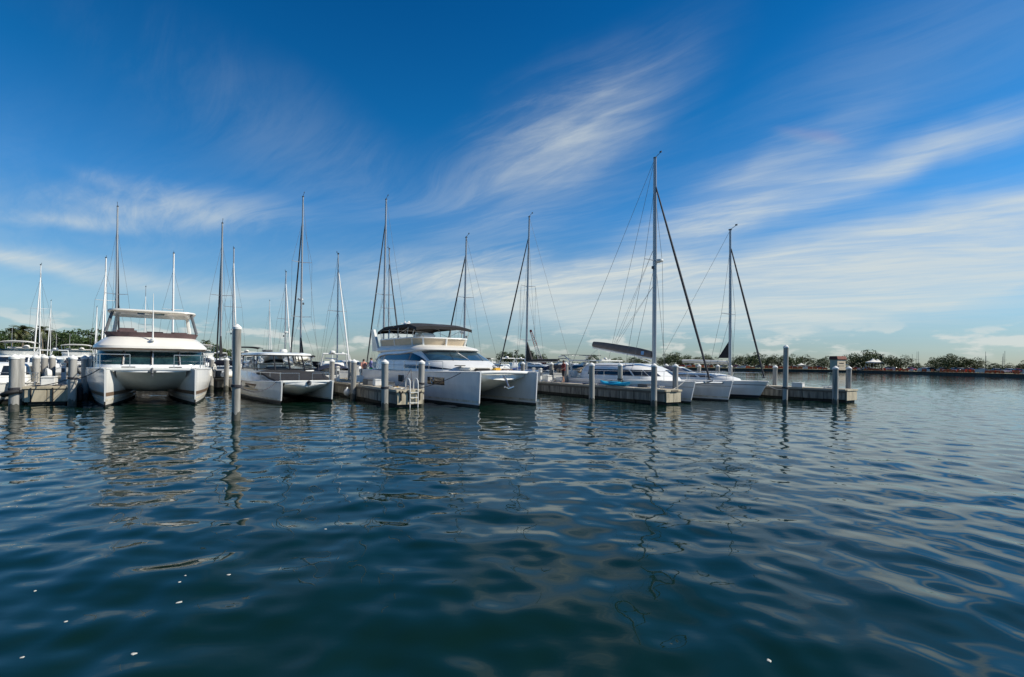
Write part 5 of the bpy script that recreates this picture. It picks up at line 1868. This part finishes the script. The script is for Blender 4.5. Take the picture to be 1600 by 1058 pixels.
    for s in (-1, 1):
        MB().lathe([(0.004, -0.008), (0.010, 0), (0.004, 0.008)], 6, (0.122 * k, s * 0.034 * k, 1.60 * k)).build('eye', 'hair', t)
        MB().lathe([(0.006, -0.03), (0.018, 0), (0.008, 0.03)], 6, (0.025 * k, s * 0.098 * k, 1.585 * k)).build('ear', 'skin', t)
        n = 'r' if s < 0 else 'l'
        h0 = Vector(J['han' + n]) * k
        for q in range(4):
            b0 = h0 + Vector((0.02, (q - 1.5) * 0.018, -0.01))
            MB().tube([b0, b0 + Vector((0.04, 0, -0.02 - 0.004 * q)), b0 + Vector((0.055, 0, -0.05 - 0.003 * (1.5 - abs(q - 1.5))))], [0.010, 0.009, 0.007], 6).build('finger', 'skin', t)
        MB().tube([h0 + Vector((-0.01, -s * 0.03, 0)), h0 + Vector((0.025, -s * 0.055, -0.02))], [0.011, 0.008], 6).build('thumb', 'skin', t)
        e0 = Vector(J['toe' + n]) * k
        MB().box(e0.x - 0.07, e0.y, 0.035, 0.26, 0.10, 0.07, 0.025).build('shoe', 'grey_plastic', t)
    return t


person('person in lilac shirt and bright green shorts standing behind the ladder pier', wk_pt(579, 0.5), R(20), 'shirt_lilac', 'shorts_green', arm=0.6)
person('dark-haired person in a black shirt standing by the big motor catamaran stern', wk_pt(596, 0.4), R(160), 'shirt_black', 'trousers_dark', long_trousers=True, arm=0.4, H=1.78)
person('person in a pink top at the left of the group behind the ladder pier', wk_pt(567, 0.7), R(-60), 'shirt_pink', 'trousers_dark', arm=0.3, pony=True, H=1.6)
person('person in a dark red shirt standing far back on the kayak pier', onp(F3, 10.2, 0.7), R(200), 'shirt_red', 'trousers_dark', arm=0.3)

# ------------------------------------------------------------------ trees
def leaf_cloud(mb, c, rad, n, size, rng):
    for _ in range(n):
        while True:
            v = Vector((rng.uniform(-1, 1), rng.uniform(-1, 1), rng.uniform(-1, 1)))
            if 0.15 < v.length < 1:
                break
        v = v.normalized() * (0.45 + 0.55 * rng.random() ** 0.5)
        p = Vector((c[0] + v.x * rad[0], c[1] + v.y * rad[1], c[2] + v.z * rad[2]))
        a = Vector((rng.uniform(-1, 1), rng.uniform(-1, 1), rng.uniform(-0.6, 0.6))).normalized()
        b = a.cross(Vector((rng.uniform(-1, 1), rng.uniform(-1, 1), rng.uniform(-1, 1)))).normalized()
        s = size * rng.uniform(0.6, 1.4)
        mb.add([p - a * s, p + b * s * 0.55, p + a * s, p - b * s * 0.55], [(0, 1, 2, 3)])


def oak(seed, w, h, leaf, n=26, per=85):
    rng = random.Random(seed)
    t = thing('broadleaf_tree', '', 'tree', (0, 0, 0), 0, 'broadleaf trees on the far shore')
    tr = MB()
    base = h * 0.22
    tr.tube([(0, 0, -0.3), (0.05, 0.02, base * 0.6), (0.1, -0.05, base), (0.15, 0, h * 0.55)], [0.32, 0.24, 0.2, 0.08], 8)
    cl = []
    for i in range(n):
        a = rng.uniform(0, 2 * pi)
        r = w / 2 * rng.uniform(0.15, 0.86)
        e = math.sqrt(max(0, 1 - (r / (w / 2)) ** 2))
        z = h * 0.26 + (h * 0.66) * e * rng.uniform(0.05, 1.0)
        cl.append((r * cos(a), r * sin(a), z))
    for c in cl[:9]:
        tr.tube([(0.05, 0, base * 0.8), (c[0] * 0.5, c[1] * 0.5, (base + c[2]) / 2 + 0.2), c], [0.12, 0.08, 0.03], 5)
    tr.build('trunk', 'bark', t)
    cr = MB()
    for c in cl:
        rr = w * rng.uniform(0.11, 0.20)
        leaf_cloud(cr, c, (rr, rr, rr * 0.72), per, 0.24, rng)
    cr.build('crown', leaf, t, smooth=False)
    return t


def palm(seed, h, nf=26, fl=2.1):
    rng = random.Random(seed)
    t = thing('palm_tree', '', 'palm', (0, 0, 0), 0, 'palm trees on the far shore')
    lean = rng.uniform(-0.4, 0.4)
    MB().tube([(0, 0, -0.3), (lean * 0.3, 0, h * 0.4), (lean, 0.1, h)], [0.2, 0.15, 0.14], 8).build('trunk', 'palm_bark', t)
    cr = MB()
    for i in range(nf):
        a = 2 * pi * i / nf * 2.4
        el = rng.uniform(-0.9, 1.2)
        d = Vector((cos(a), sin(a), 0))
        pts = []
        p = Vector((lean, 0.1, h))
        for k in range(8):
            pts.append(p.copy())
            e = el - k * 0.22
            p = p + (d * cos(e) + Vector((0, 0, sin(e)))) * fl / 7
        side = d.cross(Vector((0, 0, 1)))
        for k in range(1, 8):
            for s in (-1, 1):
                q = pts[k]
                b = pts[k - 1]
                ln = 0.75 * (1 - abs(k - 3.5) / 6)
                tip = q + side * s * ln * 0.8 + (q - b) * 0.8 + Vector((0, 0, -0.25 * ln))
                cr.add([b, q, tip], [(0, 1, 2)])
                m_ = b.lerp(q, 0.5)
                tip2 = m_ + side * s * ln * 0.85 + (q - b) * 0.7 + Vector((0, 0, -0.3 * ln))
                cr.add([b.lerp(q, 0.25), b.lerp(q, 0.75), tip2], [(0, 1, 2)])
    cr.build('crown', 'leaf_palm', t, smooth=False)
    return t


oaks = [(oak(1, 10, 8, 'leaf_mid'), 8.0), (oak(2, 11, 7.5, 'leaf_olive'), 7.5), (oak(3, 9, 8.5, 'leaf_dark'), 8.5), (oak(5, 12, 7.5, 'leaf_mid', 32), 7.5)]
palms = [(palm(1, 7.5), 9.0), (palm(4, 6.5, 30), 8.0)]
taken = set()


def plant(protos, k, px, top, Y, label, wide=1.0):
    pr, ph = protos[k % len(protos)]
    h = at(px, top, Y).z - GROUND - 0.15
    s = h / ph
    p = column(px, Y)
    loc = (p.x, p.y, GROUND + 0.15)
    rz = random.uniform(0, 6.28)
    if pr.name not in taken:
        taken.add(pr.name)
        pr.location, pr.rotation_euler, pr.scale = loc, (0, 0, rz), (s * wide, s * wide, s)
        pr['label'] = label
        return pr
    return dup(pr, loc, rz, label, (s * wide, s * wide, s))


def tree_row(rows, protos, text, back):
    for i, (px, top, k, wide) in enumerate(rows):
        Y = shore_xy(px).y + back + random.uniform(-4, 6)
        plant(protos, k, px, top, Y, text % ORD[i], wide)


tree_row([(-14, 514, 2, 1.0), (9, 511, 2, 1.0), (22, 516, 0, 0.9), (48, 514, 2, 1.0), (70, 517, 0, 1.0), (86, 513, 2, 1.0), (103, 515, 2, 0.9), (127, 510, 2, 1.2), (146, 514, 0, 1.0), (160, 522, 2, 0.9),
          (178, 525, 2, 1.0), (200, 528, 0, 1.0), (255, 530, 2, 1.0), (286, 530, 2, 1.2), (304, 536, 0, 1.0), (325, 533, 2, 1.1), (342, 537, 0, 1.0), (360, 544, 2, 1.0)],
         oaks, '%s broadleaf tree from the left along the left shore', 12)
tree_row([(18, 508, 0, 1.0), (34, 503, 1, 1.1), (66, 505, 0, 1.0), (74, 510, 1, 1.0), (320, 528, 0, 1.0)], palms, '%s palm from the left on the left shore', 5)
tree_row([(788, 548, 2, 1.2), (795, 549, 0, 1.0), (806, 553, 2, 1.0), (815, 552, 2, 0.8), (826, 554, 0, 1.0), (838, 553, 2, 1.2), (846, 552, 0, 1.0), (925, 553, 2, 1.2), (964, 557, 0, 1.3), (990, 557, 2, 1.4), (1004, 558, 0, 1.2)],
         oaks, '%s broadleaf tree from the left on the distant middle shore, around the crane', 8)
tree_row([(806, 545, 0, 1.0), (828, 546, 1, 1.0), (832, 549, 0, 1.0)], palms, '%s palm from the left on the distant middle shore, around the crane', 6)
tree_row([(1040, 552, 0, 1.4), (1062, 551, 3, 1.3), (1080, 555, 0, 1.0), (1103, 553, 1, 1.1), (1117, 557, 0, 1.0), (1145, 558, 0, 1.1), (1162, 553, 1, 1.1), (1178, 549, 0, 1.1), (1196, 553, 0, 1.2), (1216, 553, 1, 1.1),
          (1236, 552, 0, 1.0), (1256, 554, 1, 1.1), (1274, 566, 2, 1.0), (1288, 555, 0, 1.0)], oaks, '%s broadleaf tree from the left on the right-hand shore, left of the tan kiosk', 16)
tree_row([(1330, 553, 1, 1.0), (1347, 547, 3, 1.1), (1362, 550, 0, 1.0), (1392, 554, 0, 1.0), (1406, 554, 1, 1.0), (1431, 566, 2, 1.3), (1462, 557, 0, 1.0), (1480, 553, 3, 1.0), (1498, 554, 0, 1.2), (1522, 558, 1, 1.15),
          (1553, 566, 2, 1.2), (1584, 567, 1, 1.2), (1606, 562, 0, 1.1), (1640, 556, 3, 1.2)], oaks, '%s broadleaf tree on the shore to the right of the tan kiosk', 14)
tree_row([(1377, 551, 0, 1.0)], palms, 'palm standing alone to the right of the tan kiosk (%s)', 10)
for o in list(bpy.data.objects):
    if o.get('label', '').startswith('palm standing alone'):
        o['label'] = 'only palm among the trees to the right of the tan kiosk'


# low hedges under the trees: too leafy to count
hb = MB()
rg = random.Random(3)
for px in range(-60, 380, 4):
    p = shore_xy(px, 8)
    leaf_cloud(hb, (p.x, p.y, GROUND + 1.4), (2.6, 1.5, 1.9 * rg.uniform(0.7, 1.25)), 60, 0.28, rg)
for px in range(760, 1010, 5):
    p = shore_xy(px, 14)
    leaf_cloud(hb, (p.x, p.y, GROUND + 0.9), (4.5, 1.5, 1.3), 30, 0.45, rg)
for px in range(1020, 1680, 4):
    p = shore_xy(px, 26)
    leaf_cloud(hb, (p.x, p.y, GROUND + 0.9), (2.2, 1.5, 1.5 * rg.uniform(0.6, 1.2)), 30, 0.35, rg)
tag(hb.build('hedge', 'leaf_dark', smooth=False), 'low dark shrubs massed along the far shore under the trees', 'shrubs', kind='stuff')


# ------------------------------------------------------------------ parked cars, barriers
def car_proto():
    t = thing('parked_car', '', 'car', (0, 0, 0), 0, 'cars parked on the far shore')
    body = [(-2.15, 0.35), (-2.2, 0.75), (-2.05, 0.92), (-0.9, 0.98), (1.0, 0.96), (1.95, 0.82), (2.2, 0.62), (2.2, 0.35)]
    rows = [[(x, y, z) for x, z in body] for y in (-0.86, -0.80, 0.80, 0.86)]
    mb = MB()
    for i, y in enumerate((-0.80, 0.80)):
        pass
    mb.prism(body, 'y', -0.85, 0.85)
    mb.build('body', 'car_white', t, ang=30)
    rows = []
    for z, xb, xf, hw in ((0.94, -1.75, 1.15, 0.80), (1.40, -1.15, 0.30, 0.66), (1.47, -0.95, 0.12, 0.58)):
        bd = Body([(0, xb, xf, hw, 6, 6)])
        rows.append([Vector((p.x, p.y, z)) for p in (bd.S(2 * pi * (j + 0.5) / 24, 0) for j in range(24))])
    MB().loft(rows[1:], False, True).build('roof', 'car_white', t)
    MB().loft(rows[:2]).build('window_band', 'glass', t)
    for x in (-1.35, 1.35):
        for y in (-0.78, 0.78):
            w = MB()
            w.tube([(x, y - 0.1, 0.33), (x, y + 0.1, 0.33)], 0.33, 14)
            wo = w.build('wheel', 'tyre', t)
            MB().tube([(x, y - 0.11, 0.33), (x, y + 0.11, 0.33)], 0.19, 10).build('rim', 'steel', wo)
    for y in (-0.6, 0.6):
        MB().box(2.17, y, 0.66, 0.06, 0.34, 0.12, 0.02).build('headlight', 'white_plastic', t)
    return t


car0 = car_proto()
cars = [('red', 1066), ('white', 1078), ('white', 1093), ('silver', 1108), ('tan', 1128), ('red', 1152), ('white', 1165), ('black', 1186), ('silver', 1205), ('white', 1241), ('white', 1262), ('navy', 1280),
        ('red', 1340), ('white', 1356), ('white', 1389), ('silver', 1397), ('red', 1424), ('white', 1446), ('black', 1456), ('silver', 1474), ('white', 1492), ('white', 1503), ('red', 1517), ('tan', 1536), ('silver', 1560), ('white', 1578), ('red', 1592)]
cnt = {}
for i, (c, px) in enumerate(cars):
    p = shore_xy(px, 9)
    n = cnt.get(c, 0)
    cnt[c] = n + 1
    lab = '%s %s car from the left parked on the right-hand far shore' % (ORD[n], c)
    tang = shore_xy(px + 5) - shore_xy(px - 5)
    rz = math.atan2(tang.y, tang.x) + random.uniform(-0.15, 0.15) + (pi / 2 if i % 3 == 0 else 0)
    loc = (p.x, p.y, GROUND + 0.25)
    o = car0 if i == 0 else dup(car0, loc, rz)
    o.location, o.rotation_euler = loc, (0, 0, rz)
    o['label'] = lab
    for ch in o.children:
        if ch.name.split('.')[0] in ('body', 'roof'):
            if ch.data.users > 1 or i == 0:
                me = ch.data.copy()
                me.materials.clear()
                me.materials.append(M['car_' + c])
                ch.data = me

# construction barriers along the water's edge
bf = MB()
bf.box(0, 0, 0.52, 1.85, 0.10, 0.74, 0.04).box(-0.7, 0, 0.08, 0.18, 0.5, 0.16).box(0.7, 0, 0.08, 0.18, 0.5, 0.16)
bfm = bf.mesh('barrier_panel', 'barrier_orange')
bfw = bf.mesh('barrier_panel', 'barrier_white')
fence_runs = [(1056, 1132, 'left of the last yacht mast'), (1140, 1296, 'from the last yacht mast to the tan kiosk'), (1326, 1420, 'just right of the tan kiosk'), (1424, 1524, 'in the middle right of the far shore'), (1528, 1640, 'at the right picture edge')]
for a, b, where in fence_runs:
    p0 = shore_xy((a + b) / 2, 3.0)
    t = thing('barrier_fence', 'orange construction barriers on the far shore ' + where, 'barrier', (p0.x, p0.y, GROUND + 0.1), 0, 'orange barriers on the far shore')
    q = shore_xy(a, 3.0)
    px = a
    while px < b:
        q = shore_xy(px, 3.0 + random.uniform(-0.7, 0.7))
        d = shore_xy(px + 2) - shore_xy(px)
        if random.random() < 0.86:
            o = link('barrier_panel', bfm if random.random() < 0.8 else bfw, t, (q.x - p0.x, q.y - p0.y, 0.06), math.atan2(d.y, d.x) + random.uniform(-0.25, 0.25))
            o.scale = (1, 1, random.uniform(0.9, 1.5))
        px += 2.0 / (d.length / 2)


# ------------------------------------------------------------------ kiosk, tents, crane, far masts
def kiosk():
    p = column(1308.5, 214)
    t = thing('kiosk', 'tan kiosk wall with a rusty red roof and faint grey lettering on the far shore', 'kiosk', (p.x, p.y, GROUND + 0.1), R(28))
    MB().box(0, 0, 2.2, 6.0, 3.0, 4.4, 0.05).build('wall', 'wall_tan', t)
    r_ = MB()
    r_.loft([[(x * s, y * s2, z) for x, y in ((-3.3, -1.8), (3.3, -1.8), (3.3, 1.8), (-3.3, 1.8))] for z, s, s2 in ((4.38, 1, 1), (4.6, 1.02, 1.03), (5.8, 0.97, 0.8))], True, True)
    r_.build('roof', 'roof_rust', t, smooth=False)
    g = MB()
    rg = random.Random(5)
    pts = [(-1.6 + 3.2 * i / 30, -1.53, 2.85 + 0.32 * sin(i * 1.9) * (0.5 + 0.5 * rg.random())) for i in range(31)]
    g.tube(pts, 0.045, 4)
    g.build('wall_script', 'mark_grey', t)
    g = MB()
    x = -1.9
    while x < 1.9:
        w = rg.uniform(0.12, 0.22)
        g.box(x, -1.52, 1.75, w, 0.03, 0.22)
        x += w + 0.10
    g.build('wall_lettering', 'mark_grey', t)
    MB().box(-2.2, -1.53, 1.0, 0.9, 0.06, 1.9, 0.02).build('door', 'mark_grey', t)


kiosk()


def tent(label, px, back, w=4.0, h=3.6):
    p = shore_xy(px, back)
    t = thing('event_tent', label, 'tent', (p.x, p.y, GROUND + 0.2), R(-20), 'white tents on the far shore')
    c = MB()
    c.loft([[(sx * w / 2 * s, sy * w / 2 * s, z) for sx, sy in ((-1, -1), (1, -1), (1, 1), (-1, 1))] for s, z in ((1, h * 0.62), (1.0, h * 0.70), (0.45, h * 0.80), (0.04, h))], False, True)
    c.build('canopy', 'canvas_white', t)
    for sx in (-1, 1):
        for sy in (-1, 1):
            MB().tube([(sx * w * 0.48, sy * w * 0.48, -0.1), (sx * w * 0.48, sy * w * 0.48, h * 0.66)], 0.05, 6).build('leg', 'white_plastic', t)


tent('white peaked tent at the left of the pair right of the tan kiosk', 1364, 12, 4.5, 5.2)
tent('white peaked tent at the right of the pair right of the tan kiosk', 1371, 14, 4.2, 5.0)
tent('small white tent left of the tan kiosk, right of the tall pile', 1252, 8, 3.2, 2.8)
tent('small white tent right of the tan kiosk beside its wall', 1318, 10, 3.0, 3.4)


def crane():
    a, b = at(845, 562, 330), at(829, 517, 330)
    t = thing('crane', 'red and white lattice boom crane on the distant shore', 'crane', (a.x, a.y, GROUND), 0)
    a = Vector((0, 0, 2.0))
    b = Vector((b.x - at(845, 562, 330).x, 2.0, b.z - GROUND))
    d = (b - a)
    u = d.normalized().cross(Vector((0, 1, 0))).normalized()
    v = d.normalized().cross(u)
    for seg, m in ((0, 'crane_white'), (1, 'crane_white'), (2, 'crane_red'), (3, 'crane_red')):
        mb = MB()
        t0, t1 = seg / 4, (seg + 1) / 4
        def corner(q, i):
            w = 1.35 * (1 - 0.62 * q)
            return a + d * q + u * w * (1 if i in (0, 1) else -1) + v * w * (1 if i in (0, 3) else -1)
        n = 4
        for i in range(4):
            mb.tube([corner(t0, i), corner(t1, i)], 0.14, 5)
            for k in range(n):
                q0, q1 = t0 + (t1 - t0) * k / n, t0 + (t1 - t0) * (k + 1) / n
                mb.tube([corner(q0, i), corner(q1, (i + 1) % 4)], 0.08, 4)
        mb.build('boom_section', m, t)
    MB().box(b.x, b.y, b.z, 1.4, 1.4, 1.6, 0.1).build('boom_head', 'crane_red', t)
    MB().box(0.8, 0, 1.9, 5.0, 3.2, 2.4, 0.2).build('cab', 'crane_red', t)
    for y in (-1.7, 1.7):
        MB().box(0.5, y, 0.4, 6.5, 0.9, 0.9, 0.25).build('track', 'tyre', t)


crane()

for i, (px, top, Y) in enumerate(((1416, 553, 310), (1433, 549, 310), (1445, 549, 305), (1475, 552, 300), (1542, 549, 265), (1554, 556, 265), (1560, 548, 262), (1570, 552, 262), (1581, 557, 258), (1595, 557, 256), (1530, 558, 270))):
    p = column(px, Y)
    zt = at(px, top, Y).z
    t = thing('moored_sailboat', ORD[i] + ' far mast from the left beyond the right-hand shore trees', 'sailboat', (p.x, p.y, 0), R(20 + 35 * (i % 3)), 'far sailboats beyond the right shore')
    hull(t, 9, 1.4, 1.1, 1.0, 0, 0.6, 'gelcoat', 'boot_navy', 0.1)
    MB().tube([(5, 0, 0.9), (5, 0, zt)], [0.11, 0.07], 6).build('mast', 'mast_dark', t)
    MB().tube([(5, -0.9, zt * 0.6), (5, 0.9, zt * 0.6)], 0.04, 5).build('spreader', 'mast_dark', t)
    MB().tube([(4.9, 0, 2.1), (1.2, 0, 2.1)], 0.12, 6).build('boom', 'canvas_navy', t)

# a few more low craft on moorings before the distant middle shore
for i, (px, Y) in enumerate(((612, 150), (690, 170), (770, 180), (800, 150), (815, 190), (858, 170), (872, 130), (893, 160), (915, 190))):
    p = column(px, Y)
    motor_yacht(ORD[i] + ' distant motor boat from the left in the middle background', p, 9 + (i % 3), 0.6 * i, i % 2 == 0, ('canvas_navy', 'canvas_blue', 'canvas_white')[i % 3], 'gelcoat', False, 1.1)

# ------------------------------------------------------------------ flecks of foam drifting on the water
fr_ = random.Random(9)
FL = [(280, 941, 1.2), (208, 1022, 1.1), (102, 971, 0.7), (280, 912, 0.8), (289, 902, 0.6), (357, 899, 0.9), (508, 828, 0.8), (54, 922, 0.8), (34, 1029, 0.7), (1201, 1031, 1.1)]
for i, (px, py, s) in enumerate(sorted(FL)):
    p = wat(px, py)
    z = float(wave(np.array([p.x]), np.array([p.y]))[0])
    pr = []
    n = 9
    rs = [fr_.uniform(0.6, 1.15) for _ in range(n)]
    for q, zz in ((0.8, -0.004), (1.0, 0.001), (0.75, 0.004), (0.3, 0.005)):
        pr.append([(0.019 * s * q * rs[j] * 1.4 * cos(2 * pi * j / n), 0.019 * s * q * rs[j] * sin(2 * pi * j / n), zz) for j in range(n)])
    o = MB().loft(pr, True, True).build('foam_fleck', 'foam')
    o.location = (p.x, p.y, z)
    o.rotation_euler = (0, 0, fr_.uniform(0, 6))
    tag(o, ORD[i] + ' white foam fleck from the left on the foreground water', 'foam', 'foam flecks on the water')
